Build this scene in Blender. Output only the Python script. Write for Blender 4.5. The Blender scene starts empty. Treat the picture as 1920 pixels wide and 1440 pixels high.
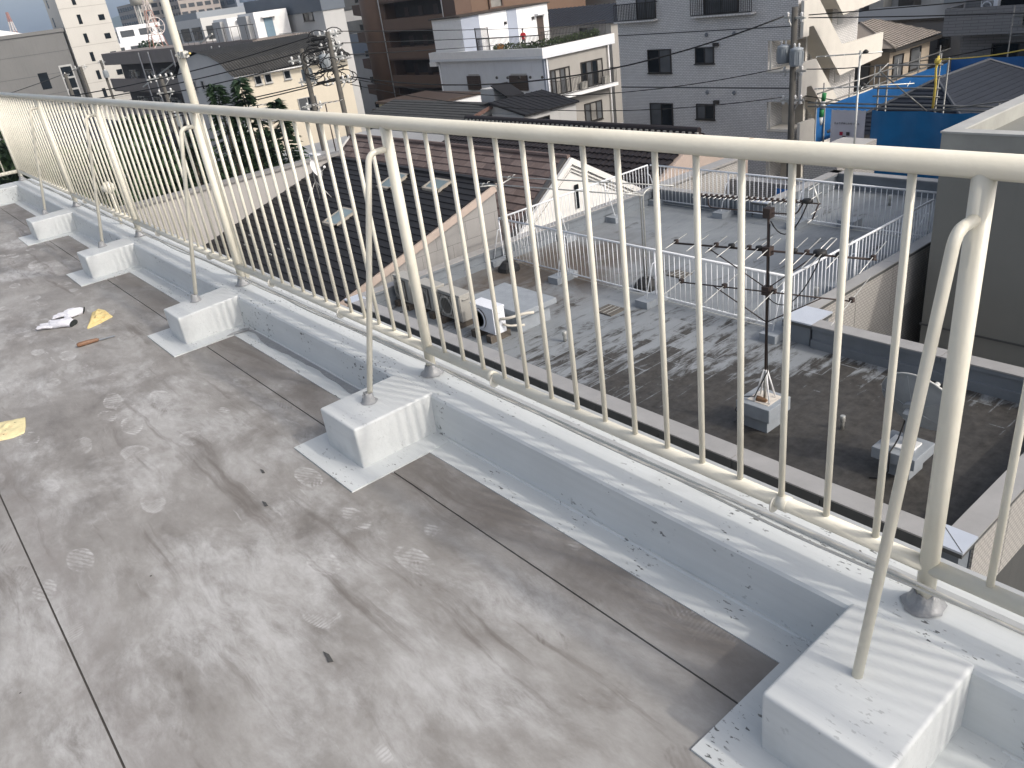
import bpy, bmesh, math, random
from mathutils import Vector, Matrix
scene = bpy.context.scene
col = scene.collection
R = math.radians
random.seed(7)

# ------------------------------------------------------------ camera, sky, sun, exposure
cam_d = bpy.data.cameras.new('camera')
cam = bpy.data.objects.new('camera', cam_d)
col.objects.link(cam)
cam.location = (0.5080, -1.3413, 1.2498)
cam.rotation_euler = (1.09821, 0.12709, 0.87227)
cam_d.sensor_width = 36.0
cam_d.lens = 1481.7556 / 1920 * 36.0
cam_d.clip_start = 0.02
cam_d.clip_end = 20000
scene.camera = cam

SUN_EL, SUN_AZ = R(37), R(18)            # azimuth measured from +X towards +Y
world = bpy.data.worlds.new('World')
scene.world = world
world.use_nodes = True
wn = world.node_tree.nodes
wl = world.node_tree.links
bg = wn['Background']
sky_t = wn.new('ShaderNodeTexSky')
sky_t.sky_type = 'NISHITA'
sky_t.sun_disc = False
sky_t.sun_elevation = SUN_EL
sky_t.sun_rotation = math.pi / 2 - SUN_AZ
sky_t.air_density = 0.7
sky_t.dust_density = 4.0
sky_t.ozone_density = 0.4
hsv = wn.new('ShaderNodeHueSaturation')          # hazy summer sky: less saturated than clear air
hsv.inputs['Saturation'].default_value = 0.55
wl.new(sky_t.outputs[0], hsv.inputs['Color'])
wl.new(hsv.outputs[0], bg.inputs[0])
bg.inputs[1].default_value = 0.15

sun_d = bpy.data.lights.new('sun', 'SUN')
sun_d.energy = 1.15
sun_d.angle = R(1.7)
sun_d.color = (1.0, 0.93, 0.84)
sun = bpy.data.objects.new('sun', sun_d)
col.objects.link(sun)
sdir = Vector((math.cos(SUN_EL) * math.cos(SUN_AZ), math.cos(SUN_EL) * math.sin(SUN_AZ), math.sin(SUN_EL)))
sun.rotation_euler = sdir.to_track_quat('Z', 'Y').to_euler()
sun.location = sdir * 60

scene.render.engine = 'CYCLES'
scene.view_settings.view_transform = 'Standard'
scene.view_settings.look = 'None'
scene.view_settings.exposure = 0.55
scene.view_settings.gamma = 1.0
scene.cycles.max_bounces = 6

# ------------------------------------------------------------ materials
MATS = {}
def newmat(name):
    m = bpy.data.materials.new(name)
    m.use_nodes = True
    MATS[name] = m
    nt = m.node_tree
    return m, nt.nodes, nt.links, nt.nodes['Principled BSDF']

def c4(c):
    return (c[0], c[1], c[2], 1.0)

class NT:
    """tiny helper for building node graphs"""
    def __init__(s, name, rough=0.6, metal=0.0, spec=0.5):
        s.m, s.n, s.l, s.b = newmat(name)
        s.b.inputs['Roughness'].default_value = rough
        s.b.inputs['Metallic'].default_value = metal
        s.b.inputs['Specular IOR Level'].default_value = spec
        s.tc = s.n.new('ShaderNodeTexCoord')
        s.obj = s.tc.outputs['Object']
    def link(s, a, b):
        s.l.new(a, b)
    def mapv(s, scale=(1, 1, 1), rot=(0, 0, 0), src=None, loc=(0, 0, 0)):
        mp = s.n.new('ShaderNodeMapping')
        mp.inputs['Scale'].default_value = scale
        mp.inputs['Rotation'].default_value = rot
        mp.inputs['Location'].default_value = loc
        s.link(src or s.obj, mp.inputs[0])
        return mp.outputs[0]
    def noise(s, scale, detail=4, rough=0.55, dist=0.0, src=None):
        t = s.n.new('ShaderNodeTexNoise')
        t.inputs['Scale'].default_value = scale
        t.inputs['Detail'].default_value = detail
        t.inputs['Roughness'].default_value = rough
        t.inputs['Distortion'].default_value = dist
        s.link(src or s.obj, t.inputs['Vector'])
        return t.outputs['Fac']
    def vor(s, scale, feature='F1', src=None, rnd=1.0, out='Distance'):
        t = s.n.new('ShaderNodeTexVoronoi')
        t.feature = feature
        t.inputs['Scale'].default_value = scale
        t.inputs['Randomness'].default_value = rnd
        s.link(src or s.obj, t.inputs['Vector'])
        return t.outputs[out]
    def ramp(s, fac, stops, interp='LINEAR'):
        r = s.n.new('ShaderNodeValToRGB')
        r.color_ramp.interpolation = interp
        el = r.color_ramp.elements
        while len(el) < len(stops):
            el.new(0.5)
        for e, (p, c) in zip(el, stops):
            e.position = p
            e.color = c4(c) if isinstance(c, (tuple, list)) else (c, c, c, 1)
        s.link(fac, r.inputs[0])
        return r.outputs[0]
    def math(s, op, a, b=None, clamp=False):
        t = s.n.new('ShaderNodeMath')
        t.operation = op
        t.use_clamp = clamp
        for i, v in enumerate((a, b)):
            if v is None:
                continue
            if isinstance(v, (int, float)):
                t.inputs[i].default_value = v
            else:
                s.link(v, t.inputs[i])
        return t.outputs[0]
    def mix(s, fac, a, b, blend='MIX'):
        t = s.n.new('ShaderNodeMix')
        t.data_type = 'RGBA'
        t.blend_type = blend
        for sock, v in ((t.inputs[0], fac), (t.inputs[6], a), (t.inputs[7], b)):
            if isinstance(v, (int, float)):
                sock.default_value = v
            elif isinstance(v, (tuple, list)):
                sock.default_value = c4(v)
            else:
                s.link(v, sock)
        return t.outputs[2]
    def sep(s, src=None):
        t = s.n.new('ShaderNodeSeparateXYZ')
        s.link(src or s.obj, t.inputs[0])
        return t.outputs
    def comb(s, x=0, y=0, z=0):
        t = s.n.new('ShaderNodeCombineXYZ')
        for i, v in enumerate((x, y, z)):
            if isinstance(v, (int, float)):
                t.inputs[i].default_value = v
            else:
                s.link(v, t.inputs[i])
        return t.outputs[0]
    def color(s, c):
        if isinstance(c, (tuple, list)):
            s.b.inputs['Base Color'].default_value = c4(c)
        else:
            s.link(c, s.b.inputs['Base Color'])
    def rough(s, r):
        s.link(r, s.b.inputs['Roughness'])
    def bump(s, h, strength=0.3, dist=0.01):
        t = s.n.new('ShaderNodeBump')
        t.inputs['Strength'].default_value = strength
        t.inputs['Distance'].default_value = dist
        s.link(h, t.inputs['Height'])
        s.link(t.outputs[0], s.b.inputs['Normal'])

def sc(c, k):
    return (min(1, c[0] * k), min(1, c[1] * k), min(1, c[2] * k))

def pm(name, c, rough=0.6, var=0.12, scale=2.0, metal=0.0, bump=0.0, bscale=40, streak=0.0, spec=0.4):
    """plain weathered surface: soft mottling, optional rain streaks and fine relief"""
    t = NT(name, rough, metal, spec)
    n = t.noise(scale, 6, 0.6)
    base = t.ramp(n, [(0.25, sc(c, 1 - var)), (0.75, sc(c, 1 + var))])
    if streak:
        o = t.sep()
        h = t.math('ADD', o[0], o[1])
        v = t.comb(t.math('MULTIPLY', h, 5.0), t.math('MULTIPLY', o[2], 0.35), 0)
        st = t.noise(1.0, 5, 0.65, 0.0, v)
        base = t.mix(t.math('MULTIPLY', t.ramp(st, [(0.52, 0.0), (0.75, 1.0)]), streak), base, sc(c, 0.35))
    t.color(base)
    if bump:
        t.bump(t.noise(bscale, 3, 0.6), bump, 0.01)
    return t.m

def brickm(name, c1, c2, mortar, w, h, rough=0.7, msize=0.012, var=0.1, bump=0.3, off=0.5):
    t = NT(name, rough)
    o = t.sep()
    v = t.comb(t.math('ADD', o[0], o[1]), o[2], 0)
    b = t.n.new('ShaderNodeTexBrick')
    b.offset = off
    b.inputs['Scale'].default_value = 1.0
    b.inputs['Brick Width'].default_value = w
    b.inputs['Row Height'].default_value = h
    b.inputs['Mortar Size'].default_value = msize
    b.inputs['Mortar Smooth'].default_value = 0.1
    b.inputs['Color1'].default_value = c4(c1)
    b.inputs['Color2'].default_value = c4(c2)
    b.inputs['Mortar'].default_value = c4(mortar)
    t.link(v, b.inputs['Vector'])
    n = t.noise(0.6, 5, 0.6)
    colr = t.mix(1.0, b.outputs['Color'], t.ramp(n, [(0.2, 1 - var), (0.8, 1 + 0.3 * var)]), 'MULTIPLY')
    t.color(colr)
    t.bump(t.math('SUBTRACT', 1.0, b.outputs['Fac']), bump, 0.01)
    return t.m

# ------------------------------------------------------------ mesh building
class MB:
    def __init__(s):
        s.v, s.f = [], []
    def add(s, verts, faces):
        o = len(s.v)
        s.v += [tuple(p) for p in verts]
        s.f += [tuple(i + o for i in f) for f in faces]
        return s
    def box(s, x0, x1, y0, y1, z0, z1):
        v = [(x0, y0, z0), (x1, y0, z0), (x1, y1, z0), (x0, y1, z0), (x0, y0, z1), (x1, y0, z1), (x1, y1, z1), (x0, y1, z1)]
        return s.add(v, [(0, 3, 2, 1), (4, 5, 6, 7), (0, 1, 5, 4), (1, 2, 6, 5), (2, 3, 7, 6), (3, 0, 4, 7)])
    def obox(s, c, ax, ay, az, hx, hy, hz):
        c, ax, ay, az = Vector(c), Vector(ax), Vector(ay), Vector(az)
        v = []
        for k in (-1, 1):
            for a, b in ((-1, -1), (1, -1), (1, 1), (-1, 1)):
                v.append(c + ax * hx * a + ay * hy * b + az * hz * k)
        return s.add(v, [(0, 3, 2, 1), (4, 5, 6, 7), (0, 1, 5, 4), (1, 2, 6, 5), (2, 3, 7, 6), (3, 0, 4, 7)])
    def bar(s, p, q, w, h, up=(0, 0, 1)):
        p, q = Vector(p), Vector(q)
        d = (q - p)
        L = d.length
        d.normalize()
        up = Vector(up)
        if abs(d.dot(up)) > 0.98:
            up = Vector((1, 0, 0))
        sx = d.cross(up).normalized()
        uz = sx.cross(d).normalized()
        return s.obox((p + q) / 2, d, sx, uz, L / 2, w / 2, h / 2)
    def tube(s, pts, r, n=8, caps=True):
        pts = [Vector(p) for p in pts]
        rs = r if isinstance(r, (list, tuple)) else [r] * len(pts)
        rings = []
        for i, p in enumerate(pts):
            if i == 0: d = pts[1] - p
            elif i == len(pts) - 1: d = p - pts[i - 1]
            else: d = (pts[i + 1] - p).normalized() + (p - pts[i - 1]).normalized()
            d.normalize()
            if i == 0:
                up = Vector((0, 0, 1)) if abs(d.z) < 0.9 else Vector((1, 0, 0))
                a = d.cross(up).normalized()
            else:
                a = (a - d * a.dot(d)).normalized()
            b = d.cross(a)
            rings.append([p + (a * math.cos(2 * math.pi * k / n) + b * math.sin(2 * math.pi * k / n)) * rs[i] for k in range(n)])
        v = [q for rg in rings for q in rg]
        f = []
        for i in range(len(pts) - 1):
            for k in range(n):
                k2 = (k + 1) % n
                f.append((i * n + k, i * n + k2, (i + 1) * n + k2, (i + 1) * n + k))
        if caps:
            f.append(tuple(range(n - 1, -1, -1)))
            f.append(tuple((len(pts) - 1) * n + k for k in range(n)))
        return s.add(v, f)
    def prism(s, poly, d):
        """poly: 3d points of a planar outline, d: extrusion vector"""
        n = len(poly)
        d = Vector(d)
        v = [Vector(p) for p in poly] + [Vector(p) + d for p in poly]
        f = [tuple(range(n - 1, -1, -1)), tuple(range(n, 2 * n))]
        f += [(i, (i + 1) % n, n + (i + 1) % n, n + i) for i in range(n)]
        return s.add(v, f)
    def lathe(s, c, prof, n=20, axis=(0, 0, 1)):
        axis = Vector(axis).normalized()
        up = Vector((0, 0, 1)) if abs(axis.z) < 0.9 else Vector((1, 0, 0))
        a = axis.cross(up).normalized()
        b = axis.cross(a)
        c = Vector(c)
        v = []
        for (r, h) in prof:
            for k in range(n):
                t = 2 * math.pi * k / n
                v.append(c + axis * h + (a * math.cos(t) + b * math.sin(t)) * max(r, 1e-5))
        f = []
        for i in range(len(prof) - 1):
            for k in range(n):
                k2 = (k + 1) % n
                f.append((i * n + k, i * n + k2, (i + 1) * n + k2, (i + 1) * n + k))
        f.append(tuple(range(n)))
        f.append(tuple((len(prof) - 1) * n + k for k in range(n - 1, -1, -1)))
        return s.add(v, f)
    def ball(s, c, r, n=10, sz=1.0):
        m = max(4, n // 2 + 1)
        prof = [(r * math.sin(math.pi * i / m), -r * sz * math.cos(math.pi * i / m)) for i in range(m + 1)]
        return s.lathe(c, prof, n)
    def mesh(s, name, org=(0, 0, 0), mat=None, smooth=False, bevel=0.0, seg=2):
        me = bpy.data.meshes.new(name)
        o = Vector(org)
        me.from_pydata([tuple(Vector(p) - o) for p in s.v], [], s.f)
        bm = bmesh.new()
        bm.from_mesh(me)
        bmesh.ops.recalc_face_normals(bm, faces=bm.faces)
        if bevel:
            bmesh.ops.bevel(bm, geom=list(bm.edges), offset=bevel, segments=seg, affect='EDGES', profile=0.6)
        bm.to_mesh(me)
        bm.free()
        if smooth:
            me.shade_smooth()
            for e in me.polygons:
                if len(e.vertices) > 6:
                    e.use_smooth = False
        if mat:
            me.materials.append(mat)
        return me
    def build(s, name, mat, parent=None, smooth=False, bevel=0.0, seg=2, org=None):
        base = wloc(parent)
        if org is None:
            org = base
        me = s.mesh(name, org, mat, smooth, bevel, seg)
        return put(name, me, parent, org)

def wloc(o):
    l = Vector((0, 0, 0))
    while o is not None:
        l = l + o.location
        o = o.parent
    return l

def put(name, me, parent=None, loc=(0, 0, 0), rot=(0, 0, 0), scale=(1, 1, 1)):
    """link an object with mesh me at world location loc (parents here are never rotated)"""
    o = bpy.data.objects.new(name, me)
    col.objects.link(o)
    o.location = Vector(loc) - wloc(parent)
    o.rotation_euler = rot
    o.scale = scale
    o.parent = parent
    return o

def tag(o, label=None, cat=None, group=None, kind=None):
    if label: o['label'] = label
    if cat: o['category'] = cat
    if group: o['group'] = group
    if kind: o['kind'] = kind
    return o

def thing(name, loc, label, cat, group=None):
    o = bpy.data.objects.new(name, None)
    o.empty_display_size = 0.2
    col.objects.link(o)
    o.location = loc
    return tag(o, label, cat, group)

def smoothpath(pts, k=5, rad=0.35):
    """round the inner corners of a polyline"""
    pts = [Vector(p) for p in pts]
    out = [pts[0]]
    for i in range(1, len(pts) - 1):
        a, b, c = pts[i - 1], pts[i], pts[i + 1]
        r = min(rad, (a - b).length * 0.45, (c - b).length * 0.45)
        p = b + (a - b).normalized() * r
        q = b + (c - b).normalized() * r
        for j in range(k + 1):
            t = j / k
            out.append(p * (1 - t) ** 2 + b * 2 * t * (1 - t) + q * t ** 2)
    out.append(pts[-1])
    return out

G = -14.5            # street level; the rooftop parapet top is z = 0

# ------------------------------------------------------------ our own roof: materials
ZF = -0.157
def floor_material():
    t = NT('roof_membrane', 0.55, 0.0, 0.35)
    warp = t.n.new('ShaderNodeTexNoise')
    warp.inputs['Scale'].default_value = 2.2
    warp.inputs['Detail'].default_value = 4
    t.link(t.obj, warp.inputs['Vector'])
    vm = t.n.new('ShaderNodeVectorMath')
    vm.operation = 'MULTIPLY_ADD'
    t.link(warp.outputs['Color'], vm.inputs[0])
    vm.inputs[1].default_value = (0.10, 0.10, 0.0)
    t.link(t.obj, vm.inputs[2])
    W = vm.outputs[0]
    n1 = t.noise(0.9, 7, 0.6, 0.2)
    n2 = t.noise(4.2, 9, 0.7, 0.15, t.mapv((0.8, 1.6, 1), (0, 0, 0.15), W))
    n3 = t.noise(34, 7, 0.72, 0.2, t.mapv((0.6, 1.4, 1), (0, 0, -0.5), W))
    m = t.math('ADD', t.math('MULTIPLY', n1, 0.5), t.math('MULTIPLY', n2, 0.5))
    base = t.ramp(m, [(0.37, (0.150, 0.138, 0.125)), (0.47, (0.250, 0.238, 0.222)), (0.56, (0.335, 0.325, 0.308)), (0.68, (0.425, 0.420, 0.405))])
    base = t.mix(t.ramp(n3, [(0.35, 0.30), (0.65, 0.0)]), base, (0.21, 0.195, 0.18))
    # wiped, whitish cloudy swathes
    sw = t.noise(1.5, 8, 0.66, 0.25, t.mapv((1.0, 1.6, 1), (0, 0, 0.5), W, (4, 2, 0)))
    fine = t.noise(13, 8, 0.75, 0.25, t.mapv((0.6, 1.8, 1), (0, 0, 0.7), W, (1, 3, 0)))
    fac = t.math('MULTIPLY', t.ramp(sw, [(0.49, 0.0), (0.62, 0.8)]), t.ramp(fine, [(0.36, 0.20), (0.62, 1.0)]))
    base = t.mix(fac, base, (0.50, 0.497, 0.487))
    # single thin wipe strokes
    st = t.noise(1.0, 4, 0.65, 0.4, t.mapv((1.6, 26, 1), (0, 0, -0.6), W, (2, 7, 0)))
    fac = t.math('MULTIPLY', t.ramp(st, [(0.66, 0.0), (0.72, 0.6)]), t.ramp(fine, [(0.45, 0.0), (0.6, 1.0)]))
    base = t.mix(fac, base, (0.55, 0.545, 0.535))
    st = t.noise(1.0, 4, 0.65, 0.8, t.mapv((2.2, 20, 1), (0, 0, 0.95), W, (8, 1, 0)))
    fac = t.math('MULTIPLY', t.ramp(st, [(0.67, 0.0), (0.73, 0.6)]), t.ramp(n2, [(0.40, 0.0), (0.56, 1.0)]))
    base = t.mix(fac, base, (0.54, 0.535, 0.525))
    # shoe prints: rounded pale patches with tread lines, broken up by wear
    def prints(scale, rot, pal, thr, amt, loc, tr):
        v = t.mapv(scale, (0, 0, rot), W, loc)
        flat = t.mapv((1, 1, 0), (0, 0, 0), v)
        d = t.vor(1.0, 'F1', flat, 0.9)
        cr = t.vor(1.0, 'F1', flat, 0.9, 'Color')
        sel = t.math('GREATER_THAN', t.sep(cr)[0], thr)
        rim = t.ramp(d, [(0.0, 0.55), (0.22, 0.5), (0.285, 1.0), (0.315, 0.0)])
        wv = t.n.new('ShaderNodeTexWave')
        wv.inputs['Scale'].default_value = tr
        wv.inputs['Distortion'].default_value = 3.0
        wv.inputs['Detail'].default_value = 3.0
        wv.inputs['Detail Scale'].default_value = 2.0
        t.link(t.mapv((1, 1, 0), (0, 0, rot + 0.4), t.obj), wv.inputs['Vector'])
        tread = t.ramp(wv.outputs['Fac'], [(0.25, 0.35), (0.6, 1.0)])
        wear = t.ramp(t.noise(11, 5, 0.65, 0.3), [(0.44, 0.0), (0.60, 1.0)])
        fac = t.math('MULTIPLY', t.math('MULTIPLY', rim, sel), t.math('MULTIPLY', t.math('MULTIPLY', tread, wear), amt))
        return fac, pal
    for a in (((3.4, 7.2, 1), 0.7, (0.56, 0.555, 0.545), 0.60, 0.85, (0, 0, 0), 22),
              ((3.1, 6.6, 1), -0.5, (0.54, 0.535, 0.525), 0.66, 0.8, (3.3, 1.7, 0), 30),
              ((3.7, 7.8, 1), 1.7, (0.19, 0.175, 0.162), 0.68, 0.75, (7.1, 5.2, 0), 26)):
        fac, pal = prints(*a)
        base = t.mix(fac, base, pal)
    # long drag streaks and dark smears
    s1 = t.noise(2.2, 6, 0.62, 0.35, t.mapv((0.42, 5.2, 1), (0, 0, 0.06), W))
    base = t.mix(t.ramp(s1, [(0.59, 0.0), (0.70, 0.72)]), base, (0.135, 0.118, 0.104))
    s2 = t.noise(3.4, 6, 0.62, 0.5, t.mapv((0.9, 2.2, 1), (0, 0, -0.5), W))
    base = t.mix(t.ramp(s2, [(0.60, 0.0), (0.74, 0.55)]), base, (0.145, 0.128, 0.115))
    # dirt lying along the parapet flashing and the sheet joints
    y = t.sep()[1]
    near = t.math('SUBTRACT', 1.0, t.math('MULTIPLY', t.math('ABSOLUTE', t.math('ADD', y, 0.27)), 6.0), True)
    near = t.math('MULTIPLY', near, t.ramp(t.noise(3, 6, 0.65, 0.5), [(0.25, 0.35), (0.6, 1.0)]))
    base = t.mix(t.math('MULTIPLY', near, 0.85), base, (0.15, 0.134, 0.122))
    sj = t.math('SUBTRACT', 1.0, t.math('MULTIPLY', t.math('ABSOLUTE', t.math('ADD', y, 1.34)), 9.0), True)
    base = t.mix(t.math('MULTIPLY', t.math('MULTIPLY', sj, 0.6), t.ramp(n2, [(0.35, 0.2), (0.6, 1.0)])), base, (0.19, 0.172, 0.16))
    # specks
    spk = t.math('LESS_THAN', t.vor(9.0), 0.03)
    spk = t.math('MULTIPLY', spk, t.math('GREATER_THAN', t.noise(1.7, 2), 0.56))
    base = t.mix(spk, base, (0.06, 0.05, 0.045))
    t.color(base)
    t.rough(t.ramp(n2, [(0.3, 0.45), (0.7, 0.7)]))
    t.bump(t.math('ADD', n3, t.math('MULTIPLY', n1, 2.0)), 0.10, 0.01)
    return t.m

def parapet_material(name='parapet_paint', c=(0.605, 0.63, 0.63), marks=1.0):
    t = NT(name, 0.5, 0.0, 0.4)
    n = t.noise(3.0, 6, 0.6)
    base = t.ramp(n, [(0.25, sc(c, 0.90)), (0.75, sc(c, 1.07))])
    brush = t.noise(1.0, 4, 0.6, 0.0, t.mapv((2.5, 60, 60)))
    base = t.mix(0.25, base, t.ramp(brush, [(0.3, sc(c, 0.86)), (0.7, sc(c, 1.1))]))
    big = t.noise(4.0, 3, 0.5)
    zone = t.ramp(t.noise(5.5, 3, 0.6, 0.4), [(0.50, 0.0), (0.58, 1.0)])
    small = t.ramp(t.noise(55, 3, 0.55, 0.2, t.mapv((0.8, 2.0, 1.2), (0, 0, 0.6))), [(0.612, 0.0), (0.645, 1.0)])
    fac = t.math('MULTIPLY', t.math('MULTIPLY', zone, small), 0.85 * min(1.0, marks + 0.35))
    base = t.mix(fac, base, (0.045, 0.045, 0.045))
    dots = t.math('MULTIPLY', t.math('LESS_THAN', t.vor(14.0), 0.045), t.math('GREATER_THAN', big, 0.55))
    base = t.mix(t.math('MULTIPLY', dots, 0.75 * marks), base, (0.05, 0.05, 0.05))
    pat = t.ramp(t.noise(1.4, 5, 0.55, 0.5), [(0.60, 0.0), (0.64, 1.0)])
    base = t.mix(t.math('MULTIPLY', pat, 0.35), base, sc(c, 0.72))
    t.color(base)
    t.bump(t.math('ADD', t.math('MULTIPLY', brush, 0.6), t.noise(9, 4, 0.6)), 0.22, 0.006)
    return t.m

M_floor = floor_material()
M_par = parapet_material()
M_block = parapet_material('plinth_paint', (0.61, 0.63, 0.625), 0.0)
M_flash = parapet_material('flashing_paint', (0.585, 0.61, 0.61), 1.5)
M_joint = pm('joint_dark', (0.075, 0.068, 0.062), 0.8)
def rail_material():
    t = NT('cream_railing_paint', 0.38, 0.0, 0.45)
    n = t.noise(7, 5, 0.6)
    base = t.ramp(n, [(0.25, (0.665, 0.63, 0.525)), (0.7, (0.745, 0.715, 0.61))])
    rust = t.math('MULTIPLY', t.math('LESS_THAN', t.vor(5.0), 0.05), t.math('GREATER_THAN', t.noise(3, 2), 0.57))
    base = t.mix(t.math('MULTIPLY', rust, 0.6), base, (0.33, 0.19, 0.08))
    t.color(base)
    t.bump(t.noise(60, 4, 0.65), 0.25, 0.003)
    return t.m
M_rail = rail_material()
M_grout = pm('grey_sealant', (0.29, 0.295, 0.30), 0.35, 0.15, 30, bump=0.4, bscale=60)
M_alu = pm('trim_aluminium', (0.50, 0.51, 0.50), 0.42, 0.15, 6, metal=0.3)
M_cable = pm('pale_cable', (0.62, 0.60, 0.54), 0.5, 0.1, 20)
M_conc = pm('outer_wall_concrete', (0.42, 0.42, 0.40), 0.8, 0.15, 1.5, streak=0.3)

# ------------------------------------------------------------ roof floor, parapet, plinth blocks
XL, XR = -9.41, 3.2
roof = tag(MB().box(-9.7, XR, -7.0, 0.16, -0.45, ZF - 0.004).build('roof_floor', M_joint), kind='structure')
YS = [-0.12, -0.355, -1.39, -2.43, -3.47, -4.5]
for k in range(len(YS) - 1):
    cuts = [XL - 0.02, -7.86, XR] if k == 1 else ([XL - 0.02, XR] if k != 2 else [XL - 0.02, -5.9, XR])
    for a, b in zip(cuts[:-1], cuts[1:]):
        MB().box(a + 0.002, b - 0.002, YS[k + 1] + 0.0025, YS[k] - 0.0025, ZF - 0.02, ZF).build('floor_sheet', M_floor, roof)

par = MB()
par_top = [(-0.11, ZF - 0.05), (-0.105, -0.012), (-0.10, -0.004), (-0.09, 0.0), (0.165, -0.006), (0.17, -0.02), (0.17, ZF - 0.05)]
par.prism([(XR, y, z) for y, z in par_top], (-9.72 - XR, 0, 0))
parapet = tag(par.build('parapet', M_par), kind='structure')
sp = MB()
sp.prism([(XL + 0.0, -0.105, ZF - 0.05), (XL + 0.004, -0.105, -0.012), (XL - 0.006, -0.105, -0.002), (XL - 0.02, -0.105, 0.0), (-9.715, -0.105, 0.0), (-9.715, -0.105, ZF - 0.05)], (0, -6.5, 0))
sp.build('side_parapet', M_par, parapet)
MB().box(-9.70, XR, -0.02, 0.158, G, ZF - 0.05).build('outer_wall', M_conc, parapet)
MB().box(-9.70, -9.45, -6.6, -0.03, G, ZF - 0.46).build('outer_wall', M_conc, parapet)
BX = [(0.018, 0.0, 0.123), (-1.787, 0.0, 0.123), (-3.535, -0.012, 0.113), (-5.36, -0.006, 0.12), (-7.12, -0.004, 0.125), (1.82, 0.0, 0.123)]
for bx, bz, hw in BX:
    w = MB()
    yo = -0.415
    a = [(bx - hw, yo, ZF - 0.02), (bx + hw, yo, ZF - 0.02), (bx + hw, -0.09, ZF - 0.02), (bx - hw, -0.09, ZF - 0.02),
         (bx - hw, yo, bz), (bx + hw, yo, bz), (bx + hw, -0.09, 0.002), (bx - hw, -0.09, 0.002)]
    w.add(a, [(0, 3, 2, 1), (4, 5, 6, 7), (0, 1, 5, 4), (1, 2, 6, 5), (2, 3, 7, 6), (3, 0, 4, 7)])
    b = w.build('plinth_block', M_block, parapet, bevel=0.009, seg=3, smooth=True, org=(bx, -0.25, 0))
    MB().box(bx - 0.215, bx + 0.215, -0.512, -0.10, ZF - 0.004, ZF + 0.0055).build('flashing_sheet', M_flash, parapet)
xs = sorted([b[0] for b in BX], reverse=True)
spans = [(xs[i + 1] + 0.2, xs[i] - 0.2) for i in range(len(xs) - 1)] + [(XL - 0.01, xs[-1] - 0.2)]
for a, b in spans:
    MB().box(a, b, -0.205, -0.10, ZF - 0.004, ZF + 0.003).build('flashing_sheet', M_flash, parapet)
    # sealant bead along the foot of the parapet
    pts = []
    n = 12
    for i in range(n + 1):
        pts.append((a + (b - a) * i / n, -0.112 + random.uniform(-0.001, 0.001), ZF + 0.003 + random.uniform(-0.001, 0.001)))
    MB().tube(pts, 0.006, 6).build('sealant_bead', M_par, parapet)
MB().box(XL + 0.0, XL + 0.10, -6.5, -0.205, ZF - 0.004, ZF + 0.003).build('flashing_sheet', M_flash, parapet)
for yb in (-0.62, -2.4):
    MB().box(XL - 0.02, XL + 0.30, yb - 0.12, yb + 0.12, ZF - 0.02, 0.0).build('plinth_block', M_block, parapet, bevel=0.009, seg=3)
# repaired patch in darker sealant, one bay along
rp = MB()
o1, o2 = [], []
for i in range(25):
    x = -3.30 + 1.42 * i / 24
    o1.append((x, -0.114, ZF + 0.0042))
    o2.append((x, -0.128 - 0.016 * random.random() - 0.02 * max(0, math.sin(i * 0.45 - 1.0)), ZF + 0.0042))
rp.prism(o1 + o2[::-1], (0, 0, 0.002))
rp.build('repair_patch', M_grout, parapet)
rp = MB()
rp.prism([(-3.33, -0.118, 0.0011 + ZF + 0.0055), (-3.30, -0.13, 0.0011 + ZF + 0.0055), (-3.315, -0.20, ZF + 0.0066), (-3.33, -0.24, ZF + 0.0066), (-3.345, -0.21, ZF + 0.0066), (-3.35, -0.14, ZF + 0.0066)], (0, 0, 0.002))
rp.build('repair_patch', M_grout, parapet)
# aluminium edge trim outside the posts
for y0, y1, z1, m in ((0.045, 0.060, 0.006, M_alu), (0.064, 0.120, 0.003, M_par), (0.124, 0.150, 0.008, M_alu)):
    x = XR
    while x > -9.4:
        x2 = max(-9.62, x - 2.35)
        MB().box(x2 + 0.003, x - 0.003, y0, y1, -0.012, z1).build('edge_trim', m, parapet)
        x = x2

# ------------------------------------------------------------ the cream guard railing
PX = [1.8, 0.0, -1.8, -3.583, -5.412, -7.239, -9.70]
rail = thing('guard_railing', (-1.8, 0, 0), 'cream painted steel guard railing with braced posts along the parapet', 'railing')
MB().tube([(XR, 0, 0.90), (-9.70, 0, 0.90)], 0.0208, 20).build('top_rail', M_rail, rail, True)
for i in range(len(PX) - 1):
    MB().tube([(PX[i], 0, 0.10), (PX[i + 1], 0, 0.10)], 0.0175, 16).build('bottom_rail', M_rail, rail, True)
MB().tube([(XR, 0, 0.10), (1.8, 0, 0.10)], 0.0175, 16).build('bottom_rail', M_rail, rail, True)
post_me = MB().tube([(0, 0, -0.01), (0, 0, 0.895)], 0.0185, 20).mesh('post', mat=M_rail, smooth=True)
bal_me = MB().tube([(0, 0, 0.10), (0, 0, 0.90)], 0.0074, 10).mesh('baluster', mat=M_rail, smooth=True)
weld_me = MB().lathe((0, 0, 0), [(0.0090, 0.0), (0.0125, -0.004), (0.0095, -0.013)], 10).mesh('weld', mat=M_rail, smooth=True)
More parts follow.
